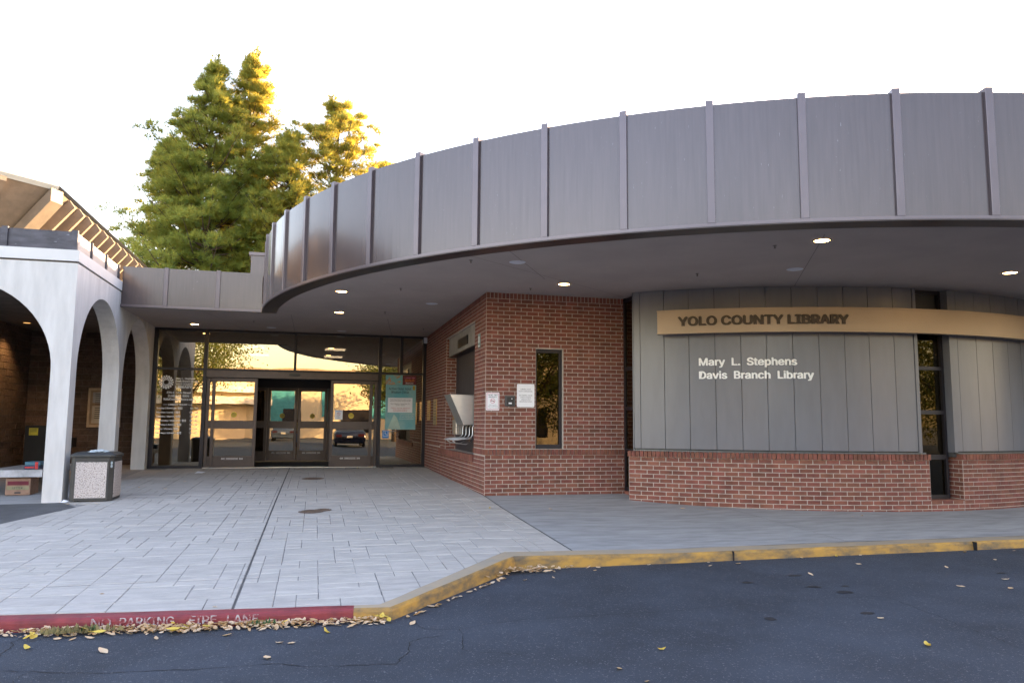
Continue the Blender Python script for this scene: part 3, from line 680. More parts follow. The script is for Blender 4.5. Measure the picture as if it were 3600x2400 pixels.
# sign band
sg = thing('library_sign', (WC[0]-3,WC[1]-WR,2.63), 'long curved tan sign band reading YOLO COUNTY LIBRARY in dark letters', 'sign')
A0, A1, SR = -127.1, -60, 7.12
MB().arc(WC,SR-.10,SR,A0,A1,2.640,2.985,.6).build('sign_band', SIGNM, sg, smooth=False)
for z0,z1 in ((2.622,2.640),(2.985,3.003)): MB().arc(WC,SR-.11,SR+.02,A0-.03,A1,z0,z1,.6).build('sign_edge', SIGNM, sg)
for a in (-125,-113,-101,-89,-77): MB().arc(WC,WR,SR-.10,a-.15,a+.15,2.76,2.86,.3).build('standoff', FRAME, sg)
def curved_text(name, body, a0, a1, z0, h, rad, th, mat, parent, bold, strike=0.0):
    v, f = text_verts(body, width=(a1-a0)*math.pi/180*rad, height=h, bold=bold, depth=.5, strike=strike)
    vs = []
    for x,y,z in v:
        a = R(a0)+x/rad; q = rad+th*z; vs.append((WC[0]+q*math.cos(a), WC[1]+q*math.sin(a), z0+y))
    par = list(range(len(vs)))
    def find(k):
        while par[k] != k: par[k] = par[par[k]]; k = par[k]
        return k
    for q in f:
        for k in q[1:]: par[find(k)] = find(q[0])
    isl = {}
    for k in range(len(vs)): isl.setdefault(find(k), []).append(k)
    groups = []                                              # islands that overlap sideways are one letter (dot of an i)
    for ks in sorted(isl.values(), key=lambda ks: v[ks,0].min()):
        a_, b_ = v[ks,0].min(), v[ks,0].max()
        if groups and a_ < groups[-1][1]-.3*(b_-a_): groups[-1][0].extend(ks); groups[-1][1] = max(groups[-1][1], b_)
        else: groups.append([list(ks), b_])
    for ks, _ in groups:
        mp = {k: i for i, k in enumerate(ks)}; st_ = set(ks)
        MB().add([vs[k] for k in ks], [tuple(mp[k] for k in q) for q in f if q[0] in st_]).build(name, mat, parent)
curved_text('letter','YOLO COUNTY LIBRARY',-124.45,-103.55,2.742,.150,SR+.001,.022,LETD,sg,0,.085)
lt = thing('wall_lettering', (WC[0]-3,WC[1]-WR,1.9), 'white raised letters naming the branch library on grey panels', 'lettering')
curved_text('letter','Mary  L.  Stephens',-122.05,-109.5,2.124,.122,WR+.004,.018,LETW,lt,0,.06)
curved_text('letter','Davis  Branch  Library',-122.05,-107.4,1.912,.122,WR+.004,.018,LETW,lt,0,.06)

# ------------------------------------------------------------------ round canopy
CC = (6.87,4.39); CR = 10.70
cp = thing('round_canopy', (CC[0],CC[1],SZ), 'large round canopy with tall grey ribbed metal fascia', 'canopy')
ribs = [-172.9+5.278*k for k in range(0,30)]
AL = math.degrees(math.atan2(3.75-CC[1], -math.sqrt(CR**2-(3.75-CC[1])**2)))   # where the link meets the disc
prev = AL
a_list = [AL]+[a for a in ribs if a > AL+.5]
for a,b in zip(a_list[:-1],a_list[1:]):
    if a > -40: break
    MB().arc(CC,CR-.02,CR-.002+random.uniform(-.002,.002),a+.02,b-.02,3.415,4.80,.9).build('fascia_panel', FASCIA, cp, smooth=False)
for a in a_list:
    if a > -38: break
    c_,s_ = math.cos(R(a)),math.sin(R(a)); w = .043; t = (-s_,c_)
    pl = [(CC[0]+q*c_+k*w*t[0], CC[1]+q*s_+k*w*t[1], 3.418) for q,k in ((CR-.12,-1),(CR-.12,1),(CR+.035,1),(CR+.035,-1))]
    bevel(MB().prism(pl,(0,0,1.425)).build('rib', RIBM, cp), .004, 1)
# upper fascia behind the link, left of the junction
MB().arc(CC,CR-.03,CR-.004,-200,AL-.02,4.16,4.80,.9).build('rear_fascia', FASCIA, cp)
MB().arc(CC,CR-.25,CR+.045,AL,-38,3.378,3.415,.8).build('lip', RIBM, cp)
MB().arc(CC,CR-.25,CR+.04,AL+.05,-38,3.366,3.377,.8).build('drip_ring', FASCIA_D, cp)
MB().arc(CC,CR-.14,CR-.021,-200,-38,4.78,4.805,.9).build('coping', RIBM, cp)
# soffit: disc plus the bay before the glass
pts = []
rs = CR-.24; al = math.atan2(3.79-CC[1], -math.sqrt(rs**2-(3.79-CC[1])**2)); al = al if al < 0 else al-2*math.pi
for k in range(81): a = al+(R(-38)-al)*k/80; pts.append((CC[0]+rs*math.cos(a), CC[1]+rs*math.sin(a)))
pts += [(CC[0]+rs*math.cos(R(-38)),7.4),(-6.478,7.4),(-6.478,3.79)]
so = MB().add([(x,y,SZ) for x,y in pts],[tuple(range(len(pts)))]).build('soffit', SOFFIT, cp, fix=False)
rf = []
for k in range(121): a = R(-205+175*k/120); rf.append((CC[0]+(CR-.05)*math.cos(a), CC[1]+(CR-.05)*math.sin(a), 4.25))
MB().add(rf+[(14,16,4.25)],[tuple(range(len(rf)+1))]).build('roof', M('gravel_roof',(.35,.34,.32),.95), cp, fix=False)
SEAM = M('soffit_seam',(.20,.185,.175),.95)
for x0,y0,x1,y1 in ((-3.28,3.85,-3.28,7.1),(-1.0,-2.8,2.4,-.2),(2.9,-4.95,4.6,-1.9),(-1.3,3.9,-.9,7.1),(-5.0,3.85,-4.4,7.1),(-.45,-3.2,.6,-1.4)):
    d2 = Vector((x1-x0,y1-y0)).normalized()*.004
    MB().quad((x0-d2.y,y0+d2.x,SZ-.003),(x0+d2.y,y0-d2.x,SZ-.003),(x1+d2.y,y1-d2.x,SZ-.003),(x1-d2.y,y1+d2.x,SZ-.003)).build('soffit_seam', SEAM, cp, fix=False)
# link bay fascia
lk = thing('link_canopy', (-5.1,3.75,SZ), 'low straight grey fascia between the white arches and round canopy', 'canopy')
lx = [-6.476,-5.68,-4.71,-3.86]
for a,b in zip(lx[:-1],lx[1:]): MB().box(a+.002,b-.002,3.745,3.78,3.43,4.18).build('fascia_panel', FASCIA, lk)
for x in lx[1:3]: bevel(MB().box(x-.042,x+.042,3.715,3.76,3.43,4.195).build('rib', RIBM, lk),.004,1)
MB().box(-6.476,-3.86,3.70,3.79,3.385,3.428).build('lip', RIBM, lk)
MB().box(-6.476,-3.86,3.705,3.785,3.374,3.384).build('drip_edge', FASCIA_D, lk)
MB().box(-6.476,-3.80,3.785,7.4,4.10,4.14).build('roof', MATS['gravel_roof'], lk)
bx = thing('roof_block', (-4.2,8,4.1), 'small grey metal rooftop housing behind the link fascia', 'housing')
MB().box(-4.47,-2.4,8.0,10,4.1,5.44).build('housing_wall', FASCIA, bx); MB().box(-4.52,-2.4,7.96,10.04,5.44,5.52).build('housing_cap', RIBM, bx)
# recessed lights
def downlight(x,y,on,label):
    t = thing('recessed_light',(x,y,SZ),label,'light','recessed lights in the canopy soffit'); n = 28; rg = MB()
    for k in range(n):
        a0,a1 = 2*math.pi*k/n,2*math.pi*(k+1)/n
        rg.quad(*[(x+r_*math.cos(a),y+r_*math.sin(a),z) for r_,a,z in ((.115,a0,SZ-.002),(.115,a1,SZ-.002),(.095,a1,SZ-.010),(.095,a0,SZ-.010))])
        rg.quad(*[(x+r_*math.cos(a),y+r_*math.sin(a),z) for r_,a,z in ((.095,a0,SZ-.010),(.095,a1,SZ-.010),(.088,a1,SZ-.004),(.088,a0,SZ-.004))])
    rg.build('trim_ring', LAMPOFF if not on else RIBM, t, smooth=False)
    MB().add([(x+.09*math.cos(2*math.pi*k/n),y+.09*math.sin(2*math.pi*k/n),SZ-.005) for k in range(n)],[tuple(range(n-1,-1,-1))]).build('lens', LAMP if on else LAMPOFF, t, fix=False)
for x,y,on,l in ((-2.37,.67,1,'lit recessed light behind the left curve of the canopy rim'),(-2.33,3.22,1,'lit recessed light further in, behind another, before the doors'),(-5.47,6.16,1,'lit recessed light above the hours lettering by white arches'),
    (1.02,-1.07,1,'lit recessed light over the brick pavilion front'),(3.06,-4.68,1,'lit recessed light near the canopy rim above the sign'),(6.84,-3.77,1,'lit recessed light at the far right of the soffit'),
    (-.11,-2.45,0,'unlit recessed light near the canopy rim left of the brick pavilion'),(-.70,1.54,0,'unlit recessed light beside the brick side wall'),(3.78,-3.11,0,'unlit recessed light above the curved sign'),
    (-3.80,6.29,0,'unlit recessed light left of centre before the glass'),(-2.17,6.47,0,'unlit recessed light right of centre before the glass')): downlight(x,y,on,l)
SPR = M('sprinkler_metal',(.20,.18,.16),.4,metal=.6)
for x,y,l in ((-.75,-2.39,'sprinkler head near the rim beside unlit light'),(-1.43,.09,'sprinkler head right of a lit light'),(-1.44,2.9,'sprinkler head in front of the doors'),(2.68,-4.29,'sprinkler head left of the lit light above the sign'),
    (2.62,-2.43,'sprinkler head over the start of the grey wall'),(.62,-.54,'sprinkler head over the pavilion brick front'),(-4.11,5.16,'sprinkler head behind the link fascia'),(-.03-.3,5.34,'sprinkler head by the brick side wall near the glass')):
    t = thing('sprinkler',(x,y,SZ),l,'sprinkler','sprinkler heads in the soffit')
    MB().disc((x,y),.026,SZ-.006,SZ-.001,14).build('escutcheon', SPR, t); MB().tube([(x,y,SZ-.005),(x,y,SZ-.032)],.006,8).build('stem', SPR, t); MB().disc((x,y),.015,SZ-.037,SZ-.032,12).build('deflector', SPR, t)
t = tag(MB().box(-.09,-.01,6.92,7.02,3.20,3.34).build('motion_sensor', LAMPOFF),'small pale sensor in the corner of soffit and brick wall','sensor')

# ------------------------------------------------------------------ entrance storefront
GY = 7.12; FZ = .075
sf = thing('entrance_storefront', (-3.2,GY,FZ), 'dark framed glass entrance front with sliding doors', 'storefront')
def vbar(x0,x1,z0,z1,mat=FRAME,name='mullion',y0=GY-.06,y1=GY+.06): return MB().box(x0,x1,y0,y1,z0,z1).build(name,mat,sf)
vbar(-6.476,-6.38,.02,SZ-.002); vbar(-5.36,-5.275,.02,SZ-.002); vbar(-3.28,-3.22,2.42,SZ-.06); vbar(-1.215,-1.13,.02,SZ-.002); vbar(-.68,-.60,2.42,SZ-.06); vbar(-.09,-.002,.02,SZ-.002)
hb = lambda x0,x1,z0,z1,mat=FRAME,name='transom_bar': MB().box(x0,x1,GY-.055,GY+.055,z0,z1).build(name,mat,sf)
for x0,x1 in ((-6.38,-5.36),(-5.275,-1.215),(-1.13,-.09)): hb(x0,x1,SZ-.06,SZ-.002)
hb(-6.38,-5.36,2.385,2.435); hb(-5.275,-1.215,2.385,2.435); hb(-1.13,-.09,2.385,2.435)
hb(-6.38,-5.36,.02,.13); hb(-1.13,-.09,.02,.13)
for x0,x1,z0,z1 in ((-6.38,-5.36,.13,2.385),(-6.38,-5.36,2.435,3.32),(-5.275,-3.28,2.435,3.32),(-3.22,-1.215,2.435,3.32),(-1.13,-.68,2.435,3.32),(-.60,-.09,2.435,3.32),(-1.13,-.09,.13,2.385)):
    MB().box(x0-.005,x1+.005,GY-.004,GY+.004,z0-.005,z1+.005).build('pane', GLASS, sf)
hdr = bevel(MB().box(-5.27,-1.22,GY-.14,GY+.05,2.215,2.384).build('door_header', DOORM, sf),.006)
bevel(MB().box(-3.38,-3.11,GY-.165,GY-.141,2.285,2.345).build('door_sensor', BLACKM, hdr),.006)
YEL = M('caution_yellow',(.75,.55,.04),.5)
def door(x0,x1,y,zt,zb,name,label=None,stick=True,arrow=True,parent=sf,st=.075):
    mb = MB(); yf,yb = y-.025,y+.025
    mb.box(x0,x0+st,yf,yb,zb,zt); mb.box(x1-st,x1,yf,yb,zb,zt)
    for z0,z1 in ((zb,zb+.27),(1.0,1.19),(zt-.085,zt)): mb.box(x0+st,x1-st,yf+.002,yb-.002,z0,z1)
    d_ = bevel(mb.build(name,DOORM,parent),.004,1)
    if label: d_['label'] = label
    for z0,z1 in ((zb+.265,1.005),(1.185,zt-.08)): MB().box(x0+st-.005,x1-st+.005,y-.003,y+.003,z0,z1).build('pane',GLASS,d_)
    cx_ = (x0+x1)/2
    if stick:
        n = 20; c_ = MB().add([(cx_+.068*math.cos(2*math.pi*k/n), y-.0045, 1.335+.068*math.sin(2*math.pi*k/n)) for k in range(n)],[tuple(range(n))]).build('caution_sticker',YEL,d_,fix=False)
        text_plane('sticker_lettering','CAUTION',(cx_,y-.0055,1.324),(1,0,0),(0,0,1),(0,-1,0),INKM,d_,width=.10,height=.024,bold=.02,align='CENTER')
        text_plane('sticker_lettering','AUTOMATIC',(cx_,y-.0055,1.362),(1,0,0),(0,0,1),(0,-1,0),INKM,d_,width=.075,height=.013,align='CENTER')
        text_plane('sticker_lettering','DOOR',(cx_,y-.0055,1.294),(1,0,0),(0,0,1),(0,-1,0),INKM,d_,width=.04,height=.013,align='CENTER')
    if arrow:
        am = MB(); z = zb+.205; yy = y-.0262
        for s_ in (-1,1):
            for k in range(3):
                xa = cx_+s_*(.16+.028*k); am.quad((xa,yy,z-.02),(xa+s_*.012,yy,z-.02),(xa+s_*.030,yy,z),(xa+s_*.018,yy,z)); am.quad((xa,yy,z+.02),(xa+s_*.012,yy,z+.02),(xa+s_*.030,yy,z),(xa+s_*.018,yy,z))
        am.quad((cx_-.14,yy,z-.018),(cx_+.14,yy,z-.018),(cx_+.14,yy,z-.012),(cx_-.14,yy,z-.012)); am.quad((cx_-.14,yy,z+.012),(cx_+.14,yy,z+.012),(cx_+.14,yy,z+.018),(cx_-.14,yy,z+.018))
        am.build('arrow_decal',LETW,d_,fix=False)
        text_plane('decal_lettering','IN EMERGENCY PUSH TO OPEN',(cx_,yy,z-.006),(1,0,0),(0,0,1),(0,-1,0),LETW,d_,width=.25,height=.012,align='CENTER')
    return d_
dl = door(-5.13,-4.10,GY-.085,2.205,FZ+.01,'sliding_door','left sliding door leaf standing open')
dr = door(-2.375,-1.35,GY-.085,2.205,FZ+.01,'sliding_door','right sliding door leaf standing open')
# fixed sidelights behind the leaves
door(-5.27,-4.25,GY+.02,2.21,FZ,'sidelight',None,False,False); door(-2.25,-1.22,GY+.02,2.21,FZ,'sidelight',None,False,False)
MB().box(-5.275,-1.215,GY-.10,GY+.08,FZ-.01,FZ+.008).build('threshold',STEEL,sf)
nt_ = MB().box(-2.26,-2.07,GY-.0935,GY-.0915,1.235,1.47).build('notice',WHITEP,dr)
text_plane('notice_lettering','NOTICE',(-2.165,GY-.0945,1.435),(1,0,0),(0,0,1),(0,-1,0),BLUEM,dr,width=.13,height=.028,bold=.02,align='CENTER')
rg = MB()
for k in range(20):
    a0,a1 = 2*math.pi*k/20,2*math.pi*(k+1)/20; rg.quad(*[(-2.165+r_*math.cos(a),GY-.0945,1.375+r_*math.sin(a)) for r_,a in ((.04,a0),(.033,a0),(.033,a1),(.04,a1))])
rg.quad((-2.193,GY-.0945,1.397),(-2.188,GY-.0945,1.403),(-2.137,GY-.0945,1.353),(-2.142,GY-.0945,1.347)); rg.build('prohibition_ring',REDM,dr,fix=False)
for k,t in enumerate(('Please do not','block the','automatic doors','Thank you')): text_plane('notice_lettering',t,(-2.165,GY-.0945,1.315-k*.02),(1,0,0),(0,0,1),(0,-1,0),INKM,dr,height=.012,align='CENTER')
# inner doors and vestibule
IY = 9.62
door(-4.0,-3.215,IY,2.10,.12,'inner_door','left leaf of the closed inner doors',True,True); door(-3.195,-2.41,IY,2.10,.12,'inner_door','right leaf of the closed inner doors',True,True)
door(-4.95,-4.01,IY+.03,2.10,.10,'inner_sidelight',None,False,False); door(-2.40,-1.5,IY+.03,2.10,.10,'inner_sidelight',None,False,False)
MB().box(-5.3,-1.2,IY-.05,IY+.05,2.10,2.6).build('inner_header',FRAME,sf)
for x in (-5.32,-1.20): MB().box(x-.03,x+.03,GY+.061,IY,.05,2.6).build('vestibule_wall',FRAME,sf)
MB().box(-5.3,-1.2,GY+.07,IY+.05,2.6,2.64).build('vestibule_ceiling',INT,sf)
MB().box(-5.28,-1.22,GY+.082,IY+.05,FZ-.06,FZ+.004).build('entrance_mat',MATM,sf)
# hall inside
hl = thing('library_hall',(-3,12,0),'dim library hall seen through the entrance glass','room')
MB().box(-6.4,8,GY+.07,22,-.1,FZ-.002).build('hall_floor',INTF,hl); MB().box(-6.4,0,GY+.07,18,3.40,3.46).build('hall_ceiling',INT,hl)
MB().box(-6.4,.0,16.9,17.0,0,3.4).build('hall_back_wall',INT,hl); MB().box(-6.55,-6.45,GY+.15,17,0,3.4).build('hall_side_wall',INT,hl); MB().box(.27,.35,BD+.3,17,0,3.4).build('hall_side_wall',INT,hl)
TEAL = M('teal_panel',(.06,.33,.40),.6)
WOOD = M('shelf_wood',(.20,.085,.035),.5,var=.2,scale=6,stretch=(1,1,8))
PL = emis('added_panel_glow',(1.0,.80,.52),2.2)  # ceiling panels added to give the hall interior some light
for x,y in ((-4.6,11.6),(-2.2,11.6),(-4.6,14.4),(-2.2,14.4)):
    t = thing('added_panel_light',(x,y,3.39),'added square light panel in the hall ceiling, '+('left' if x<-3 else 'right')+(' front' if y<13 else ' rear'),'light','added light panels in the hall ceiling')
    MB().box(x-.3,x+.3,y-.3,y+.3,3.385,3.398).build('diffuser',PL,t)
bkm = [M('book_%d'%i,c_,.6) for i,c_ in enumerate(((.35,.05,.04),(.05,.10,.25),(.40,.30,.10),(.10,.22,.12),(.45,.42,.38),(.30,.12,.05)))]
for q,(x0,x1,y,h,lab) in enumerate(((-6.2,-4.7,13.5,1.3,'low wooden bookcase at left inside the hall'),(-3.9,-2.6,14.2,1.25,'low wooden bookcase behind the inner doors'),(-2.0,-.4,13.2,1.3,'low wooden bookcase at right inside the hall'))):
    t = thing('bookcase',((x0+x1)/2,y,FZ),lab,'bookcase','bookcases in the hall'); f = MB()
    f.box(x0,x0+.03,y,y+.3,FZ,h); f.box(x1-.03,x1,y,y+.3,FZ,h); f.box(x0+.03,x1-.03,y+.28,y+.3,FZ,h)
    for k in range(4): z = FZ+.02+k*(h-FZ-.05)/3; f.box(x0+.03,x1-.03,y,y+.28,z,z+.025)
    f.build('case',WOOD,t)
    for k in range(3):
        x = x0+.05
        while x < x1-.1:
            w = random.uniform(.02,.05); z = FZ+.046+k*(h-FZ-.05)/3; MB().box(x,x+w-.002,y+.04,y+.24,z,z+random.uniform(.2,.3)).build('book',random.choice(bkm),t); x += w
dk = thing('service_desk',(-3.2,12.2,FZ),'wooden service desk inside the hall','desk'); MB().box(-5.9,-4.5,11.6,12.1,FZ,1.0).build('desk_body',WOOD,dk); MB().box(-5.95,-4.45,11.55,12.15,1.0,1.04).build('desk_top',M('desk_top',(.4,.33,.25),.4),dk)
tag(MB().box(-2.9,-2.1,16.8,16.88,1.2,3.0).build('wall_banner',TEAL),'tall teal banner on the hall back wall','banner')
# posters on the right pane (inside face seen through the glass edge: stuck on the outside face)
PY = GY-.006
def poster(x0,x1,z0,z1,mat,label,name='poster',dy=0.0):
    return tag(MB().box(x0,x1,PY-.0015-dy,PY-dy,z0,z1).build(name,mat),label,'poster','posters on the entrance glass')
PT = M('poster_teal',(.10,.36,.42),.5,col2=(.30,.48,.45),scale=2.2,contrast=(.3,.7))
p = poster(-1.025,-.60,2.132,2.375,M('poster_floral',(.16,.42,.42),.5,col2=(.55,.20,.06),scale=13,contrast=(.52,.62)),'small teal and orange patterned poster at the top of right pane')
p = poster(-.59,-.25,2.138,2.372,M('poster_maroon',(.11,.012,.02),.5,var=.1),'small maroon library card poster on the right pane')
ORM = M('print_orange',(.80,.22,.03),.5); PKM = M('print_pink',(.65,.16,.30),.5)
L_ = lambda par,t,x,z,w,h,m,b=0,al='CENTER',dy=0: text_plane('lettering',t,(x,PY-.0028-dy,z),(1,0,0),(0,0,1),(0,-1,0),m,par,width=w,height=h,bold=b,align=al)
L_(p,'A LIBRARY CARD',-.42,2.30,.27,.026,PKM,.03); L_(p,'HITS ALL THE',-.42,2.253,.24,.028,ORM,.03); L_(p,'RIGHT NOTES!',-.42,2.215,.24,.028,ORM,.03); L_(p,'September is Library',-.42,2.180,.2,.016,LETW); L_(p,'Card Sign-up Month',-.42,2.157,.2,.016,LETW)
p = poster(-1.015,-.25,1.0,2.128,PT,'large teal Active Older Adult Wisdom Circle poster on the right pane')
L_(p,'Active Older Adult',-.655,2.0,.57,.062,INKM,.012); L_(p,'Wisdom Circle',-.655,1.912,.45,.062,INKM,.012)
MB().box(-.335,-.275,PY-.0032,PY-.0017,2.0,2.11).build('bookmark',M('bookmark_gold',(.40,.27,.02),.5),p)
MB().quad((-.95,PY-.0022,1.01),(-.62,PY-.0022,1.01),(-.72,PY-.0022,1.30),(-.80,PY-.0022,1.38)).build('sail_shape',M('poster_pale',(.45,.60,.52),.5),p,fix=False)
for k in range(4): L_(p,'Davis Branch Library Blanchard Room',-.47,1.39-k*.045,.36,.018,LETW)
p2 = poster(-.955,-.335,1.428,1.80,WHITEP,'white typed sheet stuck over the large teal poster','notice_sheet',.002)
for k,(t,m) in enumerate((('A facilitated group meets on the',INKM),('second Thursday of each month',INKM),('',INKM),('Next Meeting: September 12',INKM),('10:30 - Noon',INKM),('',INKM),('TOPIC: The life shift from',REDM),('achieving success to',REDM),('contributing wisdom',REDM))):
    if t: L_(p2,t,-.645,1.745-k*.036,min(.52,.0185*len(t)),.024,m,0,'CENTER',.002)
p = tag(MB().box(-1.078,-.918,PY-.0015,PY,.785,.98).build('access_sticker',BLUEM),'blue wheelchair access sticker low on the right pane','sticker')
b = MB()
for x0,x1,z0,z1 in ((-1.062,-.934,.956,.964),(-1.062,-.934,.832,.840),(-1.062,-1.054,.840,.956),(-.942,-.934,.840,.956),(-1.013,-1.003,.895,.945),(-1.013,-.985,.888,.897)): b.quad((x0,PY-.0025,z0),(x1,PY-.0025,z0),(x1,PY-.0025,z1),(x0,PY-.0025,z1))
b.quad((-.992,PY-.0025,.893),(-.983,PY-.0025,.893),(-.958,PY-.0025,.858),(-.967,PY-.0025,.858)); b.build('symbol',LETW,p,fix=False)
# hours lettering
hr = thing('hours_lettering',(-5.9,PY,.85),'white opening hours lettering with flower emblem on left pane','lettering')
H_ = lambda t,x,z,w,h,b=0,al='LEFT': text_plane('lettering',t,(x,PY,z),(1,0,0),(0,0,1),(0,-1,0),LETW,hr,width=w,height=h,bold=b,align=al)
em = MB(); ex,ez = -6.17,2.085
for ringi,(r0,r1,w,n,of) in enumerate(((.045,.088,.011,16,0),(.078,.128,.016,16,.5),(.112,.168,.021,16,0))):
    for k in range(n):
        a = 2*math.pi*(k+of)/n; rm = (r0+r1)/2+.006
        P = lambda r_,t: (ex+r_*math.cos(a)-t*math.sin(a), PY, ez+r_*math.sin(a)+t*math.cos(a))
        em.quad(P(r0,0),P(rm,-w),P(r1,0),P(rm,w))
em.build('flower_emblem',LETW,hr,fix=False)
H_('Mary L. Stephens',-5.965,2.158,.43,.040,.055); H_('Davis Branch Library',-5.965,2.098,.50,.040,.055)
MB().quad((-5.967,PY,2.075),(-5.465,PY,2.075),(-5.465,PY,2.080),(-5.967,PY,2.080)).build('rule',LETW,hr,fix=False)
H_('YOLO COUNTY',-5.965,2.020,.38,.040,.03); H_('LIBRARY',-5.965,1.945,.37,.060,.055)
H_('315 E. 14th Street',-5.89,1.818,.54,.046,.055,'CENTER'); H_('(530) 666-8005',-5.89,1.740,.467,.046,.055,'CENTER'); H_('YoloCountyLibrary.org',-5.89,1.662,.668,.048,.055,'CENTER')
H_('LIBRARY HOURS',-5.897,1.540,.42,.036,.055,'CENTER')
for x0,x1 in ((-6.216,-6.13),(-5.665,-5.577)): MB().quad((x0,PY,1.553),(x1,PY,1.553),(x1,PY,1.560),(x0,PY,1.560)).build('rule',LETW,hr,fix=False)
for k,(a,b,w) in enumerate((('Sunday / Domingo / 星期日','1:00 - 5:30',.566),('Monday / Lunes / 星期一','12:00 - 8:00',.51),('Tuesday / Martes / 星期二','9:30 - 8:00',.53),('Wednesday / Miércoles / 星期三','9:30 - 8:00',.655),('Thursday / Jueves / 星期四','9:30 - 8:00',.56),('Friday / Viernes / 星期五','9:30 - 5:30',.50),('Saturday / Sábado / 星期六','9:30 - 5:30',.565))):
    z = 1.455-k*.0967; H_(a,-6.353,z,w,.036,.06); H_(b,-5.44-.175*(1.1 if k==1 else 1),z,.175*(1.1 if k==1 else 1),.036,.06)

# ------------------------------------------------------------------ white arcade
AX, AY, AT = -6.48, .92, .295
ac = thing('arcade', (-8,AY,-.1), 'white stucco arcade with tall rounded arches at the left', 'arcade')
def arch_wall(name, u0,u1,zb,zt,arches,P,dv):
    pts = [(u0,zb)]
    for uc,hw,sp,rise in arches:
        pts += [(uc-hw,zb)]
        for k in range(0,33): a = math.pi-math.pi*k/32; pts.append((uc+hw*math.cos(a), sp+rise*math.sin(a)))
        pts += [(uc+hw,zb)]
    pts += [(u1,zb),(u1,zt),(u0,zt)]
    return MB().prism([P(u,z) for u,z in pts], dv).build(name, STUCCO, ac)
arch_wall('front_wall',-12.9,AX,-.3,3.665,[(-11.15,1.36,1.95,1.38),(-8.13,1.37,1.95,1.38)],lambda u,z:(u,AY,z),(0,AT,0))
arch_wall('side_wall',AY+AT+.001,7.055,-.3,3.665,[(2.585,1.37,1.95,1.38),(5.52,1.275,1.95,1.40)],lambda u,z:(AX,u,z),(-AT,0,0))
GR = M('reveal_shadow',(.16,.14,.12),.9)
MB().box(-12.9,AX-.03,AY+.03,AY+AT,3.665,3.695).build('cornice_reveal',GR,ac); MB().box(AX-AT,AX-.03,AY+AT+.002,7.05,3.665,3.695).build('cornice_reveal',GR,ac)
MB().box(-12.9,AX+.012,AY-.012,AY+AT+.02,3.695,3.875).build('cornice',STUCCO2,ac); MB().box(AX-AT-.02,AX+.012,AY+AT+.021,3.74,3.695,3.875).build('cornice',STUCCO2,ac)
MB().box(-12.9,AX-AT,AY+AT+.002,8.85,3.36,3.40).build('ceiling',M('arcade_ceiling',(.20,.17,.145),.9),ac)
MB().box(-12.9,AX-.08,AY+.10,9.4,3.88,3.92).build('roof',MATS['gravel_roof'],ac)
PM = M('dark_parapet_metal',(.085,.082,.10),.45,metal=.4,var=.25,scale=4,stretch=(1,1,3),spots=((.25,.25,.28),9,.72))
pp = MB().box(-12.9,AX-.05,AY+.05,AY+.075,3.875,4.185).build('parapet',PM,ac)
for x in (-6.56,-7.555,-8.55,-9.55): MB().box(x-.045,x+.045,AY+.02,AY+.07,3.876,4.205).build('parapet_rib',PM,pp)
PM_LIT = M('parapet_sunlit_metal',(.42,.39,.37),.6,metal=.1,var=.05)  # same parapet metal, with the sunlight on this side put into the colour
pp2 = MB().box(AX-.075,AX-.05,AY+.076,3.74,3.875,4.165).build('parapet_side',PM_LIT,ac)
for y in (1.76,2.70,3.6): MB().box(AX-.06,AX-.02,y-.03,y+.03,3.876,4.18).build('parapet_rib',PM,pp2)
# dark block walls behind the arches
bw = thing('block_wall', (-8.2,8.6,-.1), 'dark brown split face block wall behind the white arches', 'wall')
MB().box(-9.9,-6.48,8.62,8.8,-.2,3.36).build('wall_core',BLOCKM,bw)
wp0 = (-9.58,8.615); L2 = 7.2; wdir = R(-90)
MB().prism([(wp0[0],wp0[1],-.2),(wp0[0]+L2*math.cos(wdir),wp0[1]+L2*math.sin(wdir),-.2),(wp0[0]+L2*math.cos(wdir)-.3,wp0[1]+L2*math.sin(wdir),-.2),(wp0[0]-.3,wp0[1],-.2)],(0,0,3.56)).build('wall_core',BLOCKM,bw)
bl = []
bm1 = wall_mx((-9.57,8.62),0)
for u,z,L,H in lay(3.10,-.15,3.36,pitch=.150,bl=.40): bl.append((bm1(u,z),L,H,.012))
# side wall runs towards the camera; its outside faces +X
bm2 = wall_mx((wp0[0]+L2*math.cos(wdir), wp0[1]+L2*math.sin(wdir)), wdir+math.pi)
b2 = [b for b in lay(L2,-.15,3.36,pitch=.150,bl=.40)]
for u,z,L,H in b2: bl.append((bm2(u,z),L,H,.012+random.uniform(0,.012)))
bl = [b for b in bl if inview(*b[0].to_translation()[:2])]
place(bl, bw, BLOCK, 300, 'blocks')
# wall lamp that warms the block wall
t = thing('ceiling_lamp',(-9.12,6.9,3.36),'warm ceiling lamp under the arcade washing the block wall','lamp')
MB().disc((-9.12,6.9),.09,3.352,3.3595,20).build('lamp_body',FRAME,t); MB().disc((-9.12,6.9),.07,3.349,3.3515,20).build('lens',emis('arcade_lamp',(1,.5,.15),.25),t)
sp_d = bpy.data.lights.new('arcade_lamp_light','SPOT'); sp_d.energy = 26; sp_d.color = (1,.55,.2); sp_d.spot_size = R(110); sp_d.spot_blend = .7; sp_d.shadow_soft_size = .06
sp = bpy.data.objects.new('arcade_lamp_light',sp_d); COL.objects.link(sp); attach(sp,t); sp.location = (-9.12,6.9,3.34)
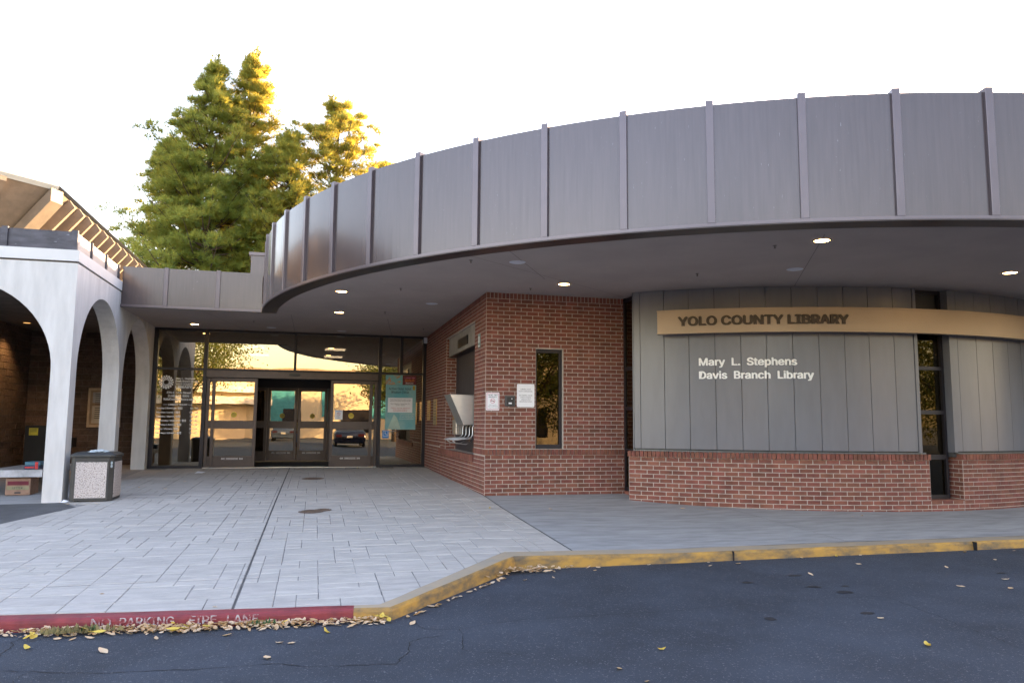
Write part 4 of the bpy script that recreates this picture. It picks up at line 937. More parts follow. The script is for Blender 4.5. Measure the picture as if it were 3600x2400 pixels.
# bulletin frame
bf = thing('bulletin_frame',(-8.0,8.58,1.0),'pale wooden notice frame on the dark block wall','frame')
FW = M('pale_oak',(.55,.40,.26),.5)
f = MB(); f.box(-8.20,-8.14,8.55,8.605,1.0,1.97); f.box(-7.50,-7.44,8.55,8.605,1.0,1.97); f.box(-8.14,-7.50,8.552,8.605,1.0,1.06); f.box(-8.14,-7.50,8.552,8.605,1.91,1.97); bevel(f.build('frame',FW,bf),.006)
MB().box(-8.14,-7.50,8.58,8.606,1.06,1.91).build('backing',M('cork_tan',(.36,.25,.16),.9),bf)
for x0,z0,x1,z1,m_ in ((-8.10,1.60,-7.56,1.87,M('notice_grey',(.42,.40,.38),.8)),(-8.10,1.10,-7.56,1.53,M('notice_cream',(.52,.45,.34),.8))):
    q = MB().box(x0,x1,8.575,8.579,z0,z1).build('notice',m_,bf)
    for k in range(6): MB().quad((x0+.06,8.5735,z1-.06-k*.05),(x1-.08-.1*(k%2),8.5735,z1-.06-k*.05),(x1-.08-.1*(k%2),8.5735,z1-.045-k*.05),(x0+.06,8.5735,z1-.045-k*.05)).build('print_line',INKM,q,fix=False)
# black drop cabinet with yellow notice
cb = thing('drop_cabinet',(-8.8,7.1,-.0),'black metal drop cabinet with a yellow notice under the arches','cabinet')
bevel(MB().box(-9.03,-8.45,7.0,7.55,-.02,1.05).build('cabinet_body',BLACKM,cb),.01); bevel(MB().box(-8.60,-8.10,6.95,7.5,.55,.78).build('chute',BLACKM,cb),.02)
yn = MB().box(-8.945,-8.765,6.996,6.9995,.83,.99).build('yellow_notice',M('notice_yellow',(.72,.60,.05),.6),cb)
for k in range(4): MB().quad((-8.93,6.995,.965-k*.02),(-8.79,6.995,.965-k*.02),(-8.79,6.995,.972-k*.02),(-8.93,6.995,.972-k*.02)).build('print_line',INKM,yn,fix=False)
# bench
bn = thing('bench',(-7.6,2.6,-.07),'weathered slab bench behind the first white pillar','bench')
SLAB = M('bench_slab',(.34,.31,.28),.85,var=.2,scale=8,stretch=(1,.3,1),bump=.3)
for k in range(4): bevel(MB().box(-7.92+k*.205,-7.92+k*.205+.198,1.98,3.9,.245+random.uniform(0,.003),.355).build('seat_plank',SLAB,bn),.012)
MB().box(-7.93,-7.09,1.965,1.979,.235,.35).build('end_board',M('bench_end',(.55,.55,.56),.7,var=.2,scale=6),bn)
for y in (2.7,3.5): MB().box(-7.75,-7.3,y,y+.15,-.1,.245).build('leg',SLAB,bn)
cbx = thing('cardboard_box',(-7.45,2.05,-.07),'brown cardboard box under the bench end with maroon band','box')
CBM = M('cardboard',(.36,.22,.15),.85,var=.15,scale=10)
bevel(MB().box(-7.64,-7.27,2.03,2.42,Zf(-7.4,2.1)+.001,.215).build('box_body',CBM,cbx),.008); MB().box(-7.61,-7.30,2.026,2.0295,.10,.165).build('band',M('maroon_print',(.16,.015,.03),.7),cbx)
lb = MB().box(-7.62,-7.29,2.0265,2.0296,.025,.085).build('box_label',M('olive_print',(.30,.27,.15),.7),cbx); text_plane('box_lettering','LETTER',(-7.46,2.0255,.04),(1,0,0),(0,0,1),(0,-1,0),INKM,cbx,height=.03,align='CENTER')
MB().box(-7.50,-7.41,2.0265,2.0296,-.035,-.012).build('hand_hole',INKM,cbx)
bk = thing('book_stack',(-7.3,2.2,.36),'small stack of blue and red books on the bench','books')
for k,(m_,dx) in enumerate(((M('book_navy',(.03,.05,.12),.5),0),(M('book_blue',(.05,.16,.22),.5),.012))):
    bevel(MB().box(-7.40+dx,-7.17+dx,2.06,2.36,.358+k*.062,.358+k*.062+.058).build('book',m_,bk),.004)
MB().box(-7.235,-7.19,2.055,2.058,.36,.478).build('red_print',M('red_print',(.6,.03,.03),.5),bk); MB().box(-7.385,-7.25,2.0555,2.0585,.375,.40).build('red_print',MATS['red_print'],bk)

# trash bin
tb = thing('trash_bin',(-6.07,1.15,-.08),'square trash bin with pebble panels beside the first white pillar','bin')
BF = M('bin_frame',(.055,.052,.048),.55,var=.15); AG = M('pebble_aggregate',(.56,.50,.47),.9,col2=(.17,.13,.11),scale=62,contrast=(.50,.62),bump=.6,bscale=60)
X0,X1,Y0,Y1,BZ = -6.375,-5.765,.845,1.455,-.085
c_ = .06; base = [(X0+c_,Y0),(X1-c_,Y0),(X1,Y0+c_),(X1,Y1-c_),(X1-c_,Y1),(X0+c_,Y1),(X0,Y1-c_),(X0,Y0+c_)]
bevel(MB().prism([(x,y,BZ+.02) for x,y in base],(0,0,.665)).build('bin_body',BF,tb),.004)
for nm,b in (('a',(X0+.085,X1-.085,Y0-.008,Y0+.01,BZ+.065,BZ+.615)),('b',(X1-.01,X1+.008,Y0+.085,Y1-.085,BZ+.065,BZ+.615))): MB().box(*b).build('pebble_panel',AG,tb)
lid = MB(); lo = [(x+(-.02 if x<-6.07 else .02), y+(-.02 if y<1.15 else .02)) for x,y in base]
li = [(-6.07+(x+6.07)*.82, 1.15+(y-1.15)*.82) for x,y in base]
n = 8; lid.add([(x,y,BZ+.69) for x,y in lo]+[(x,y,BZ+.725) for x,y in lo]+[(x,y,BZ+.765) for x,y in li],[tuple(range(7,-1,-1))]+[(i,(i+1)%n,(i+1)%n+n,i+n) for i in range(n)]+[(i+n,(i+1)%n+n,(i+1)%n+2*n,i+2*n) for i in range(n)]+[tuple(range(16,24))])
bevel(lid.build('lid',M('bin_lid',(.05,.052,.052),.4),tb),.004)
for x,y in ((X0+.1,Y0+.1),(X1-.1,Y0+.1),(X0+.1,Y1-.1),(X1-.1,Y1-.1)): MB().box(x-.03,x+.03,y-.03,y+.03,BZ-.01,BZ+.02).build('foot',BF,tb)
for z in (BZ+.60,BZ+.55): MB().prism([(X1-.030+.017*math.cos(a)*.7,Y0+.030+.017*math.cos(a)*.7-.002,z+.024*math.sin(a)) for a in np.linspace(0,2*math.pi,13)[:-1]],(.0028,-.0028,0)).build('sticker',M('pale_sticker',(.5,.6,.65),.5),tb)
# crumpled bag on the lid
bm = bmesh.new(); bmesh.ops.create_icosphere(bm,subdivisions=3,radius=1)
for v in bm.verts:
    k = 1+.25*math.sin(v.co.x*7+v.co.y*5)*math.cos(v.co.z*6+v.co.x*3)+random.uniform(-.05,.05); v.co = Vector((v.co.x*.14*k, v.co.y*.09*k, max(-.2,v.co.z)*.03*k))
me = bpy.data.meshes.new('plastic_bag'); bm.to_mesh(me); bm.free()
o = tag(link('plastic_bag',me,M('plastic_bag',(.62,.70,.74),.2)),'crumpled clear plastic bag on the bin lid','bag'); o.location = (-6.02,1.02,BZ+.772)

# manholes, litter
IRON = M('rusty_iron',(.085,.06,.045),.75,col2=(.15,.10,.07),scale=20)
def manhole(x,y,r_,lab):
    z = Zf(x,y); rx,ry,_ = tilt(x,y); t = thing('manhole',(x,y,z),lab,'manhole'); mb = MB().disc((0,0),r_,-.01,.007,36); o = mb.build('cover',IRON); o.location = (x,y,z); o.rotation_euler = (rx,ry,0); attach(o,t)
    rg = MB()
    for k in range(36):
        a0,a1 = 2*math.pi*k/36,2*math.pi*(k+1)/36
        for h0,h1,q0,q1 in ((.004,.009,r_+.025,r_+.02),(.009,.009,r_+.02,r_+.006)): rg.quad(*[(q*math.cos(a),q*math.sin(a),h) for q,a,h in ((q0,a0,h0),(q0,a1,h0),(q1,a1,h1),(q1,a0,h1))])
    o2 = rg.build('rim',IRON); o2.location = (x,y,z); o2.rotation_euler = (rx,ry,0); attach(o2,t)
    st = MB()
    for k in range(-3,4): h = math.sqrt(max(0,(r_*.85)**2-(k*r_*.24)**2)); st.box(-h,h,k*r_*.24-.006,k*r_*.24+.006,.007,.010)
    o3 = st.build('tread',IRON); o3.location = (x,y,z); o3.rotation_euler = (rx,ry,0); attach(o3,t)
manhole(-2.74,-1.14,.15,'round iron manhole cover in the middle of the forecourt, nearer one'); manhole(-2.58,-1.02,.10,'small iron valve cover touching the nearer manhole'); manhole(-2.73,3.9,.20,'round iron manhole cover nearer the doors')
def paper(x,y,s,lab):
    z = Zf(x,y)+.012
    vs = [(-s,-s*.6,0),(s*.6,-s*.7,.004),(s,s*.5,.02),(-s*.5,s*.7,.035),(0,0,.028)]
    o = tag(MB().add([(x+a,y+b,z+c_) for a,b,c_ in vs],[(0,1,4),(1,2,4),(2,3,4),(3,0,4)]).build('paper_scrap',WHITEP,fix=False),lab,'litter'); o.modifiers.new('solid','SOLIDIFY').thickness = .002
paper(-5.12,5.56,.10,'crumpled white paper scrap before the left pane'); paper(-6.40,.80,.05,'small white paper scrap between pillar and bin')

# ------------------------------------------------------------------ fallen leaves
def leaf_geo(L, W, curl, cup, sd):
    rr = random.Random(sd); vs = []; n = 5
    for i in range(n+1):
        t = i/n; w = W*math.sin(math.pi*min(1,t*.93+.04))**.8*(1-.25*t); x = (t-.5)*L; zz = curl*((t-.45)**2)*4*L*.25
        vs += [(x,-w,zz+cup*w*1.2+rr.uniform(-.002,.002)),(x,0,zz),(x,w,zz+cup*w*1.2+rr.uniform(-.002,.002))]
    fs = []
    for i in range(n):
        for k in range(2): fs.append((i*3+k,(i+1)*3+k,(i+1)*3+k+1,i*3+k+1))
    return vs, fs
LEAFM = []
for i in range(6):
    v,f = leaf_geo(random.uniform(.065,.088),random.uniform(.018,.026),random.uniform(.2,.9),random.uniform(.1,.6),i)
    me = bpy.data.meshes.new('leaf'); me.from_pydata(v,[],f); me.materials.append(LEAFY if i == 5 else LEAF); LEAFM.append((v,f,me))
road_leaves = [(-4.49,-6.63),(-4.37,-6.44),(-4.17,-6.46),(-4.0,-6.81),(-3.73,-6.57),(-3.27,-6.59),(-2.97,-7.19),(-2.91,-6.86),(-2.83,-6.89),(-2.6,-6.66),(-4.27,-6.47),(-1.98,-6.57),(-1.99,-6.36),(-.35,-4.9),(-.45,-5.18),(.16,-4.79),(.07,-4.93),(.74,-4.76),(-.46,-7.58),(-.89,-7.89),(-.82,-8.14),(-1.77,-6.08),(-.75,-5.23),(1.44,-4.76),(1.36,-4.94),(1.72,-4.89),(2.61,-4.73),(3.07,-4.72),(3.39,-4.72),(2.98,-5.2),(2.12,-5.57),(3.79,-5.54),(3.85,-6.2),(3.14,-6.38),(3.53,-6.55),(1.56,-7.21),(1.35,-7.9),(4.79,-4.78),(4.69,-5.29),(5.47,-4.82)]
big = {(-2.97,-7.19),(1.35,-7.9),(-.89,-7.89),(-4.0,-6.81)}
def loose(x,y,z,i,label,grp):
    o = bpy.data.objects.new('fallen_leaf', LEAFM[i%5 if i%9 else 5][2]); COL.objects.link(o); s = random.uniform(.55,1.0)*(1.25 if (x,y) in big else 1)
    o.location = (x,y,z+.005); o.rotation_euler = (random.uniform(-.25,.25),random.uniform(-.25,.25),random.uniform(0,6.28)); o.scale = (s,s,s)
    tag(o,label,'leaf',grp)
named = {(-2.97,-7.19):'large tan leaf alone below the red kerb end on the asphalt',(1.35,-7.9):'largest leaf alone at the lower right of the asphalt',(-.89,-7.89):'pale leaf near the bottom centre of the asphalt',(-4.0,-6.81):'pale leaf at the left, just above the long crack',(3.85,-6.2):'leaf nearest the right edge of the picture on the asphalt',(1.56,-7.21):'small leaf just right of a dark stain on the asphalt'}
for i,(x,y) in enumerate(road_leaves): loose(x,y,AZ,i,named.get((x,y),'single small dry leaf lying loose on the asphalt'),'loose leaves on the asphalt')
pl_ = [(-4.33,-5.52),(-3.41,-6.1),(-5.26,2.43),(-5.77,2.81),(-5.14,3.73),(-.9,5.9),(-.75,5.4),(-1.3,6.5),(-1.7,6.6),(-1.1,6.3),(-2.0,6.7),(-.6,4.7),(3.1,-1.75),(2.75,-1.6),(4.9,-2.7),(5.1,-2.65),(.7,-1.4),(-.2,.9-2.2),(-6.3,.6),(-5.9,.55)]
for i,(x,y) in enumerate(pl_): loose(x,y,Zf(x,y),i+1,'single dry leaf lying loose on the concrete forecourt','loose leaves on the concrete')
def pile(name, pts, mat, label, scale=1.0):
    mb = MB()
    for x,y,z,i in pts:
        v,f,_ = LEAFM[i]; s = random.uniform(.7,1.1)*scale
        mx = Matrix.Translation((x,y,z)) @ Matrix.Rotation(random.uniform(0,6.28),4,'Z') @ Matrix.Rotation(random.gauss(0,.28),4,'X') @ Matrix.Rotation(random.gauss(0,.28),4,'Y') @ Matrix.Scale(s*random.choice((.55,.8,1,1)),4)
        mb.add([mx @ Vector(p) for p in v], f)
    o = mb.build(name, mat, fix=False); o['kind'] = 'stuff'; o['label'] = label; return o
pts = []
for k in range(1150):
    x = random.uniform(-5.6,-2.18); yb = KR_F[1][1]+(x-KR_F[1][0])*d.y/d.x if x < -3.7 else KR_F[2][1]+(x+3.7)*(KR_F[3][1]-KR_F[2][1])/1.3
    dens = .6+.4*math.sin(x*3.1)+.25*math.sin(x*8.3+1)
    if random.random() > .45+.6*dens: continue
    t = abs(random.gauss(0,.06)); pts.append((x,yb-.03-t,AZ+.010+max(0,.028-t*.3)*random.uniform(.1,1.0),random.randrange(5)))
pile('leaf_litter',pts,LEAF,'tan fallen leaves banked against the red kerb',.8)
pile('yellow_leaf_litter',[(random.choice((-4.9,-4.55,-4.2,-3.62,-3.45,-3.05,-2.3,-2.2))+random.gauss(0,.07),-6.35-random.uniform(-.02,.14)+(.0 if True else 0),AZ+random.uniform(.02,.05),random.randrange(5)) for _ in range(26)],LEAFY,'yellow fallen leaves among the bank at the red kerb')
pts = []
for k in range(150):
    t = abs(random.gauss(0,.24)); x = -.86+random.gauss(.20,.21); y = -4.80-abs(random.gauss(0,.085))-(.32 if x < -.80 else 0)*min(1,(-.80-x)*2.4 if x < -.8 else 0)
    if x < -1.15: continue
    pts.append((x,y,AZ+.012+random.uniform(0,.045),random.randrange(5)))
for k in range(26):
    t = random.random(); x = -2.0+t*1.1; y = -6.30+t*1.32-.05-random.uniform(0,.04); pts.append((x+.03,y,AZ+.01,random.randrange(5)))
pile('leaf_pile',pts,LEAF,'tan fallen leaves piled in the bend of the yellow kerb',.8)
# dry grass and green weeds in the litter
def blades(name, cx_, cy_, sx_, sy_, n, L, mat, label):
    mb = MB()
    for k in range(n):
        x,y = cx_+random.gauss(0,sx_),cy_+random.gauss(0,sy_); a = random.uniform(0,6.28); l = L*random.uniform(.5,1.2); w = .0022
        dx,dy = math.cos(a)*l,math.sin(a)*l; h = random.uniform(.01,.045)
        mb.add([(x-dy/l*w,y+dx/l*w,AZ+.02),(x+dy/l*w,y-dx/l*w,AZ+.02),(x+dx*.5,y+dy*.5,AZ+.03+h),(x+dx,y+dy,AZ+.015+h*.4)],[(0,1,2),(1,3,2)])
    o = mb.build(name,mat,fix=False); o['kind'] = 'stuff'; o['label'] = label
blades('dry_grass',-4.28,-6.34,.13,.02,80,.05,leafmat('straw',(.22,.19,.09),(.30,.25,.12),.2,(.3,.25,.1)),'dry grass clippings in the leaf litter')
blades('green_weeds',-4.20,-6.33,.03,.015,18,.035,leafmat('weed',(.05,.11,.05),(.09,.16,.07),.2,(.1,.2,.05)),'green weeds in the litter at the left')
blades('green_weeds',-3.06,-6.40,.06,.015,16,.03,MATS.get('weedx') or bpy.data.materials['weed'],'green weeds in the litter near the red end')

# ------------------------------------------------------------------ octagonal hall with upswept eaves (left)
oh = thing('octagon_hall',(-11,6,0),'neighbouring hall with upswept ribbed eaves above the arcade','building')
EZ = 5.68
out = [(-7.8,20.0),(-7.8,4.0),(-11.4,.4),(-17,.4)]
def inset(P, dd):
    res = []
    for i,p in enumerate(P):
        def nrm(a,b): v = Vector((b[0]-a[0],b[1]-a[1])).normalized(); return Vector((v.y*-1,v.x))
        if i == 0: n_ = nrm(P[0],P[1]); res.append((p[0]-n_.x*dd,p[1]-n_.y*dd))
        elif i == len(P)-1: n_ = nrm(P[-2],P[-1]); res.append((p[0]-n_.x*dd,p[1]-n_.y*dd))
        else:
            n1,n2 = nrm(P[i-1],p),nrm(p,P[i+1]); b = (n1+n2).normalized(); k = dd/max(.3,b.dot(n1)); res.append((p[0]-b.x*k,p[1]-b.y*k))
    return res
inn = inset(out, 1.15)
if inn[1][0] > out[1][0]: inn = inset(out,-1.15)
IZ = EZ-1.25
for i in range(3):
    a,b,c2,d2 = out[i],out[i+1],inn[i+1],inn[i]
    MB().quad((*a,EZ),(*b,EZ),(*c2,IZ),(*d2,IZ)).build('soffit_board',WOODM,oh,fix=False)
    v = Vector((b[0]-a[0],b[1]-a[1])).normalized(); nn_ = Vector((-v.y,v.x))
    if (Vector(inn[i])-Vector(out[i])).dot(nn_) > 0: nn_ = -nn_
    pr = [(a[0],a[1],EZ-.02),(b[0],b[1],EZ-.02),(b[0]+nn_.x*.06,b[1]+nn_.y*.06,EZ+.06),(a[0]+nn_.x*.06,a[1]+nn_.y*.06,EZ+.06)]
    MB().prism(pr,(0,0,.09)).build('eave_edge',ROOFM,oh) if i else None
    MB().quad((*c2,IZ),(*d2,IZ),(*d2,3.93),(*c2,3.93)).build('hall_wall',WOODM,oh,fix=False)
    L_e = math.hypot(b[0]-a[0],b[1]-a[1]); Ln = .645 if i == 0 else 1.02; k = int(L_e/Ln)
    slope = (Vector((inn[i+1][0],inn[i+1][1]))-Vector((b[0],b[1])))
    for q in range(k):
        if i == 0: p = Vector((b[0],b[1]))-v*(.75+q*Ln)
        else: p = Vector((a[0],a[1]))+v*(1.0+q*Ln)
        if i == 0 and p.y > 19: break
        inward = -nn_; hw = .05 if i == 0 else .06; dp = .34 if i == 0 else .16
        p0 = Vector((p.x+nn_.x*.02,p.y+nn_.y*.02,EZ+.0)); p1 = Vector((p.x+inward.x*1.15,p.y+inward.y*1.15,IZ))
        vv = Vector((v.x,v.y,0))*hw
        dn = Vector((inward.x*-.55,inward.y*-.55,-.83))*dp if i == 0 else Vector((0,0,-dp))
        MB().add([p0-vv,p0+vv,p1+vv,p1-vv,p0-vv+dn*.55,p0+vv+dn*.55,p1+vv+dn,p1-vv+dn],[(0,1,2,3),(7,6,5,4),(0,4,5,1),(1,5,6,2),(2,6,7,3),(3,7,4,0)]).build('rafter',WOODM,oh)
# hip beam at the corner
a = Vector((*out[1],EZ)); b = Vector((*inn[1],IZ)); h2 = (Vector((inn[1][0]-out[1][0],inn[1][1]-out[1][1],0))).normalized(); sdv = Vector((-h2.y,h2.x,0))*.16
MB().add([a-sdv,a+sdv,b+sdv,b-sdv]+[p+Vector((0,0,-.26)) for p in (a-sdv,a+sdv,b+sdv,b-sdv)],[(0,1,2,3),(7,6,5,4),(0,4,5,1),(1,5,6,2),(2,6,7,3),(3,7,4,0)]).build('hip_beam',WOODM,oh)
MB().add([(*p,EZ+.12) for p in out]+[(-17,20,EZ+.12)],[(0,1,2,3,4)]).build('roof',ROOFM,oh,fix=False)

# ------------------------------------------------------------------ library mass added out of view to cast the shade
lm_ = thing('shade_wing',(20,5,0),'long unseen wing beyond the curved wall, added to cast shade','building')
WM_ = M('wing_stucco',(.45,.42,.38),.9)
MB().box(13.6,46,-4.3,22,-.3,5.9).build('wing_wall',WM_,lm_); MB().box(13.4,46.2,-4.5,22.2,5.9,6.2).build('wing_coping',RIBM,lm_)
MB().box(.36,13.6,7.5,22,-.3,4.1).build('rear_hall',WM_,lm_)

# ------------------------------------------------------------------ trees
def pine(name, x, y, h, rmax, z0, label, seed, mat=NEEDLE, dens=1.0, lean=0.0, power=.8):
    r_ = np.random.default_rng(seed); t = thing(name,(x,y,-.3),label,'tree','pine trees behind the library')
    tk = MB(); pts = [(x+lean*(k/8)+r_.normal(0,.06), y+r_.normal(0,.06), -.3+(h+.3)*k/8) for k in range(9)]
    tk.tube(pts,[.26*(1-k/8.6)+.015 for k in range(9)],8); tk.build('trunk',BARK,t,smooth=True)
    br = MB(); P, D = [], []
    z = z0
    def trunk_at(zz): f = (zz+.3)/(h+.3); return np.array([x+lean*f, y, zz])
    while z < h-.25:
        f = (z-z0)/(h-z0); R0 = rmax*((1-f)**power)*r_.uniform(.78,1.14)+.10
        for q in range(int(r_.integers(6,9))):
            a = r_.uniform(0,2*math.pi); Lb = R0*r_.uniform(.62,1.08); b0 = trunk_at(z+r_.uniform(-.2,.2)); up_ = r_.uniform(.05,.42)+.5*f
            end = b0+np.array([math.cos(a)*Lb, math.sin(a)*Lb, Lb*up_]); mid = b0*.5+end*.5+np.array([0,0,-.10*Lb])
            br.tube([b0,mid,end],[.045*(1-f*.7)+.008,.028*(1-f*.7)+.006,.006],5,False)
            nc = max(3,int(Lb*3.4*dens))
            for s in range(nc):
                u = r_.uniform(.38,1.02); p = (b0*(1-u)**2+2*mid*u*(1-u)+end*u*u) if u <= 1 else end
                c_ = p+r_.normal(0,(.16+.04*Lb)*(1-.5*f),3)*np.array([1,1,.7]); rad = r_.uniform(.30,.56)*(1-.48*f)
                if s and r_.random() < .5: br.tube([p,c_],[.012,.004],4,False)
                n = int(r_.integers(18,28)); dd = r_.normal(0,1,(n,3)); dd /= np.linalg.norm(dd,axis=1)[:,None]; dd[:,2] = np.abs(dd[:,2])*.9-.25
                P.append(c_+dd*rad*r_.uniform(.2,1.0,(n,1))*np.array([1,1,.85])); D.append(dd*.75+np.array([math.cos(a)*.35,math.sin(a)*.35,.65]))
        z += r_.uniform(.34,.60)*(1-.35*f)
    for q in range(5):                                         # upright leader shoots at the tip
        b0 = trunk_at(h-r_.uniform(.2,1.3)); e_ = b0+np.array([r_.normal(0,.22),r_.normal(0,.22),r_.uniform(.5,.95)]); br.tube([b0,e_],[.018,.005],4,False)
        n = 26; u = r_.uniform(.25,1.05,(n,1)); P.append(b0*(1-u)+e_*u); D.append(r_.normal(0,.4,(n,3))+np.array([0,0,.9]))
    tp = trunk_at(h); n = 60; P.append(tp+r_.normal(0,1,(n,3))*np.array([.10,.10,.35])-np.array([0,0,.2])); D.append(r_.normal(0,.35,(n,3))+np.array([0,0,1.0]))
    br.build('limbs',BARK,t)
    P = np.concatenate(P); D = np.concatenate(D); D /= np.linalg.norm(D,axis=1)[:,None]
    K = 7; P = np.repeat(P,K,0); D = np.repeat(D,K,0)+r_.normal(0,.42,(len(P),3)); D /= np.linalg.norm(D,axis=1)[:,None]
    Ln = r_.uniform(.17,.32,(len(P),1)); S = np.cross(D,r_.normal(0,1,D.shape)); S /= np.linalg.norm(S,axis=1)[:,None]+1e-9; wv = .0105
    V = np.stack([P-S*wv,P+S*wv,P+D*Ln+np.array([0,0,-.02])],1).reshape(-1,3).astype(np.float32)
    tri_mesh('crown',V,mat,t)
    return t
def tri_mesh(name, V, mat, parent):
    n = len(V)//3; me = bpy.data.meshes.new(name); me.vertices.add(n*3); me.vertices.foreach_set('co',V.ravel())
    me.loops.add(n*3); me.loops.foreach_set('vertex_index',np.arange(n*3,dtype=np.int32)); me.polygons.add(n); me.polygons.foreach_set('loop_start',np.arange(0,n*3,3,dtype=np.int32))
    me.update(calc_edges=True); me.materials.append(mat); return link(name,me,None,parent)
pine('pine_tree',-5.9,20.6,16.7,3.6,4.5,'tallest pine behind the roofs, thin golden pointed top',3,NEEDLE2,.85,.1,.85)
pine('pine_tree',-7.3,19.8,15.7,4.9,3.0,'broad dark green pine left of the tallest one',5,NEEDLE,1.1,.1,.92)
pine('pine_tree',-9.0,21.5,12.6,3.2,4.0,'shorter slim pine at the left edge of the group',8,NEEDLE,.75,0,.8)
pine('pine_tree',-2.2,21.0,15.0,4.9,4.0,'sparse yellow green pine right of the group',13,NEEDLE2,.72,0,.72)
pine('pine_tree',-4.0,19.2,12.9,2.9,4.0,'small bright green pine between the two tall groups',17,NEEDLE2,.9,0,.7)
pine('pine_tree',-.1,22.0,12.8,2.2,4.0,'small pine tip just above the canopy rim',21,NEEDLE2,.7,0,.7)
def broadtree(x,y,h,rx,rz,zc,label,seed,n=9000):
    r_ = np.random.default_rng(seed); t = thing('shade_tree',(x,y,AZ),label,'tree','shade trees across the lot')
    tk = MB().tube([(x,y,AZ),(x+.1,y,zc*.4),(x+.05,y+.1,zc)],[.22,.17,.10],8)
    for k in range(7):
        a = 2*math.pi*k/7; tk.tube([(x+.05,y,zc*.45+k*.12),(x+math.cos(a)*rx*.35,y+math.sin(a)*rx*.35,zc*.8),(x+math.cos(a)*rx*.7,y+math.sin(a)*rx*.7,zc+.3)],[.08,.05,.015],6)
    tk.build('trunk',BARK,t,smooth=True)
    cl = r_.normal(0,1,(70,3)); cl /= np.linalg.norm(cl,axis=1)[:,None]; cl *= r_.uniform(.45,1,(70,1)); cl = cl*np.array([rx,rx,rz])+np.array([x,y,zc])
    P = cl[r_.integers(0,70,n)]+r_.normal(0,1,(n,3))*np.array([.55,.55,.42])*rx/3.2; a_ = r_.normal(0,1,(n,3)); a_ /= np.linalg.norm(a_,axis=1)[:,None]; b_ = np.cross(a_,r_.normal(0,1,(n,3))); b_ /= np.linalg.norm(b_,axis=1)[:,None]
    s = .10; V = np.stack([P-a_*s,P+b_*s*.5,P+a_*s,P-a_*s,P+a_*s,P-b_*s*.5],1).reshape(-1,3).astype(np.float32)
    tri_mesh('crown',V,BROAD,t)
broadtree(-11.5,-31,9,3.9,3.0,5.9,'golden lit shade tree behind the camera, mirrored in left glass',31,16000)
broadtree(-18.5,-27,9,3.6,3.0,5.6,'shade tree further left behind the camera',32,12000)
broadtree(3.2,-33,7,3.0,2.2,4.2,'lower shade tree behind the camera, mirrored at right',33,12000)
broadtree(9.5,-30,8,3.4,2.6,5.2,'shade tree right behind the camera',34,12000)
broadtree(13.2,-34,5,2.6,2.0,2.6,'low bushy tree added behind the camera to dim the mirrored wall',35,9000)  # added to darken the shop wall mirrored in the slit window
broadtree(30,-26,8,3.6,3.2,4.2,'shade tree beyond the shop at far right',36,9000)
broadtree(35,-31,8,3.8,3.2,3.8,'second shade tree beyond the shop at far right',37,9000)
# shop building across the lot (mirrored in the doors)
sb = thing('shop_building',(-4,-41,AZ),'cream shop building across the lot with teal panels','building')
CREAM = M('cream_wall',(.72,.60,.42),.9,var=.04); 
MB().box(-34,26,-52,-41,AZ,5.3).build('shop_wall',CREAM,sb); MB().box(-34.2,26.2,-52.2,-40.8,5.3,5.65).build('coping',M('tan_coping',(.40,.31,.22),.8),sb)
for z0,z1,dr_ in ((2.55,3.15,1.6),(3.5,4.0,1.2)): MB().arc((-11.5,-43.5),4.0,4.0+dr_,20,160,z0,z1,4).build('curved_band',M('white_band',(.78,.74,.66),.8),sb)
MB().arc((-11.5,-43.5),3.7,4.0,20,160,AZ,5.2,4).build('round_bay',CREAM,sb)
for x0,x1,z0,z1 in ((-6.6,-4.6,1.0,5.0),(-2.2,-1.3,1.6,4.4),(2,6,1.5,5.0)): MB().box(x0,x1,-41,-40.93,z0,z1).build('teal_panel',TEAL,sb)
for k in range(9): MB().box(-30+k*5.9,-27.6+k*5.9,-41,-40.96,.2,2.2).build('shop_window',GLASS2 if k in (3,4) else FRAME,sb)
MB().box(-5.6,-4.2,-41,-40.9,.1,2.3).build('shop_door',FRAME,sb)
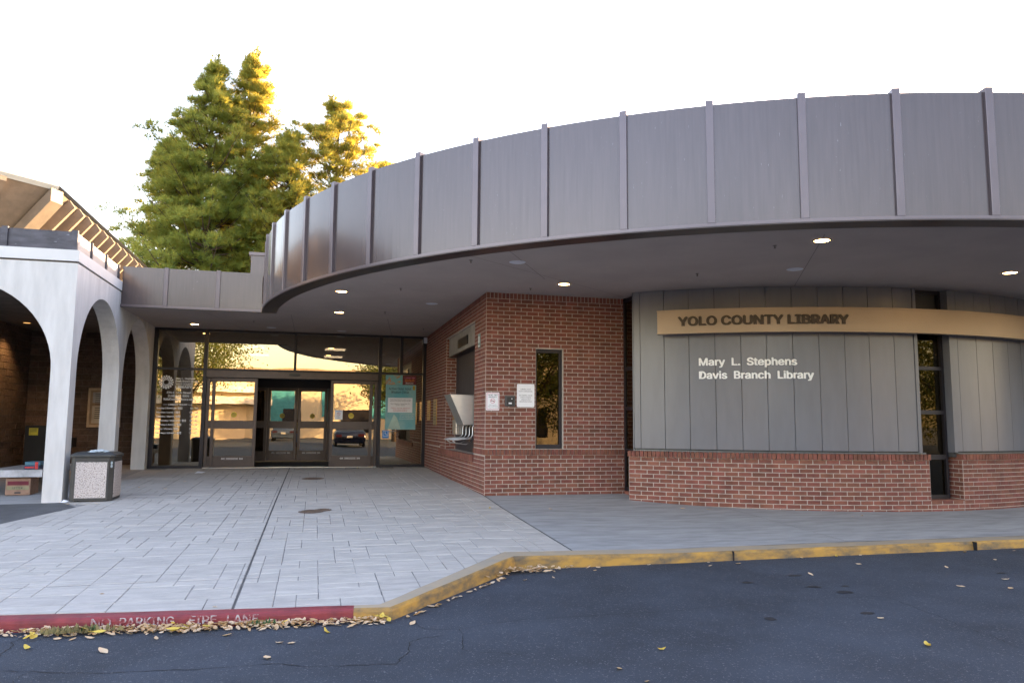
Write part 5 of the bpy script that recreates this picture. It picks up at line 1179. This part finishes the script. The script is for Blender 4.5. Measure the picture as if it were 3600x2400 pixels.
# parked cars behind the camera (mirrored in the glass)
def car(x,y,paint,label):
    t = thing('parked_car',(x,y,AZ),label,'car','cars parked across the lot'); W_ = .9
    prof = [(-2.3,.35,.62,.80),(-2.28,.30,.85,.86),(-1.9,.22,.95,.89),(-1.0,.22,.98,.9),(.6,.22,.95,.9),(1.5,.22,.86,.88),(2.1,.26,.74,.84),(2.25,.36,.60,.74)]
    mb = MB(); nS = 8
    for (u,zb,zt,hw) in prof:
        for q in ((-hw*.94,zb),(-hw,zb+.18),(-hw,zt-.12),(-hw*.86,zt),(hw*.86,zt),(hw,zt-.12),(hw,zb+.18),(hw*.94,zb)): mb.v.append((x+q[0],y-u,AZ+q[1]))
    for i in range(len(prof)-1):
        for k in range(nS): mb.f.append((i*nS+k,i*nS+(k+1)%nS,(i+1)*nS+(k+1)%nS,(i+1)*nS+k))
    mb.f += [tuple(range(nS)), tuple((len(prof)-1)*nS+k for k in range(nS))]
    bd = mb.build('body',paint,t,smooth=True)
    cb_ = MB(); cs = [(-1.75,.93,.97,.72),(-1.05,.95,1.40,.62),(-.2,.95,1.46,.62),(.45,.94,1.40,.62),(1.15,.90,.95,.72)]
    for (u,zb,zt,hw) in cs:
        for q in ((-.80,zb),(-hw,zt-.04),(-hw*.85,zt),(hw*.85,zt),(hw,zt-.04),(.80,zb)): cb_.v.append((x+q[0],y-u,AZ+q[1]))
    for i in range(len(cs)-1):
        for k in range(6): cb_.f.append((i*6+k,i*6+(k+1)%6,(i+1)*6+(k+1)%6,(i+1)*6+k))
    cb_.f += [tuple(range(6)),tuple((len(cs)-1)*6+k for k in range(6))]
    cb_.build('cabin',M('car_glass',(.02,.022,.025),.08,spec=.8),t,smooth=False)
    MB().box(x-.55,x+.55,y-.30,y+.95,AZ+1.44,AZ+1.475).build('roof_panel',paint,t)
    TY = M('tyre',(.02,.02,.02),.9)
    for sx_ in (-.86,.70):
        for u in (-1.4,1.4):
            w = MB().tube([(x+sx_,y-u,AZ+.32),(x+sx_+.16,y-u,AZ+.32)],.32,20).build('wheel',TY,t); MB().tube([(x+sx_-.006,y-u,AZ+.32),(x+sx_+.166,y-u,AZ+.32)],.19,14).build('rim',STEEL,w)
    for s_ in (-1,1): MB().box(x+s_*.62-.17,x+s_*.62+.17,y+2.24,y+2.315,AZ+.62,AZ+.76).build('tail_light',M('tail_red',(.03,.003,.005),.3),t)
    pl__ = MB().box(x-.16,x+.16,y+2.30,y+2.32,AZ+.56,AZ+.68).build('number_plate',CONC2,t); MB().box(x-.8,x+.8,y+2.26,y+2.33,AZ+.30,AZ+.46).build('bumper',paint,t)
car(-.7,-21.5,M('car_navy',(.012,.016,.035),.2,metal=.3,spec=.7),'dark navy sedan across the lot, mirrored in right door')
car(-5.0,-31.0,M('car_blue',(.05,.07,.11),.25,metal=.3,spec=.7),'pale blue grey sedan across the lot, mirrored in inner doors')
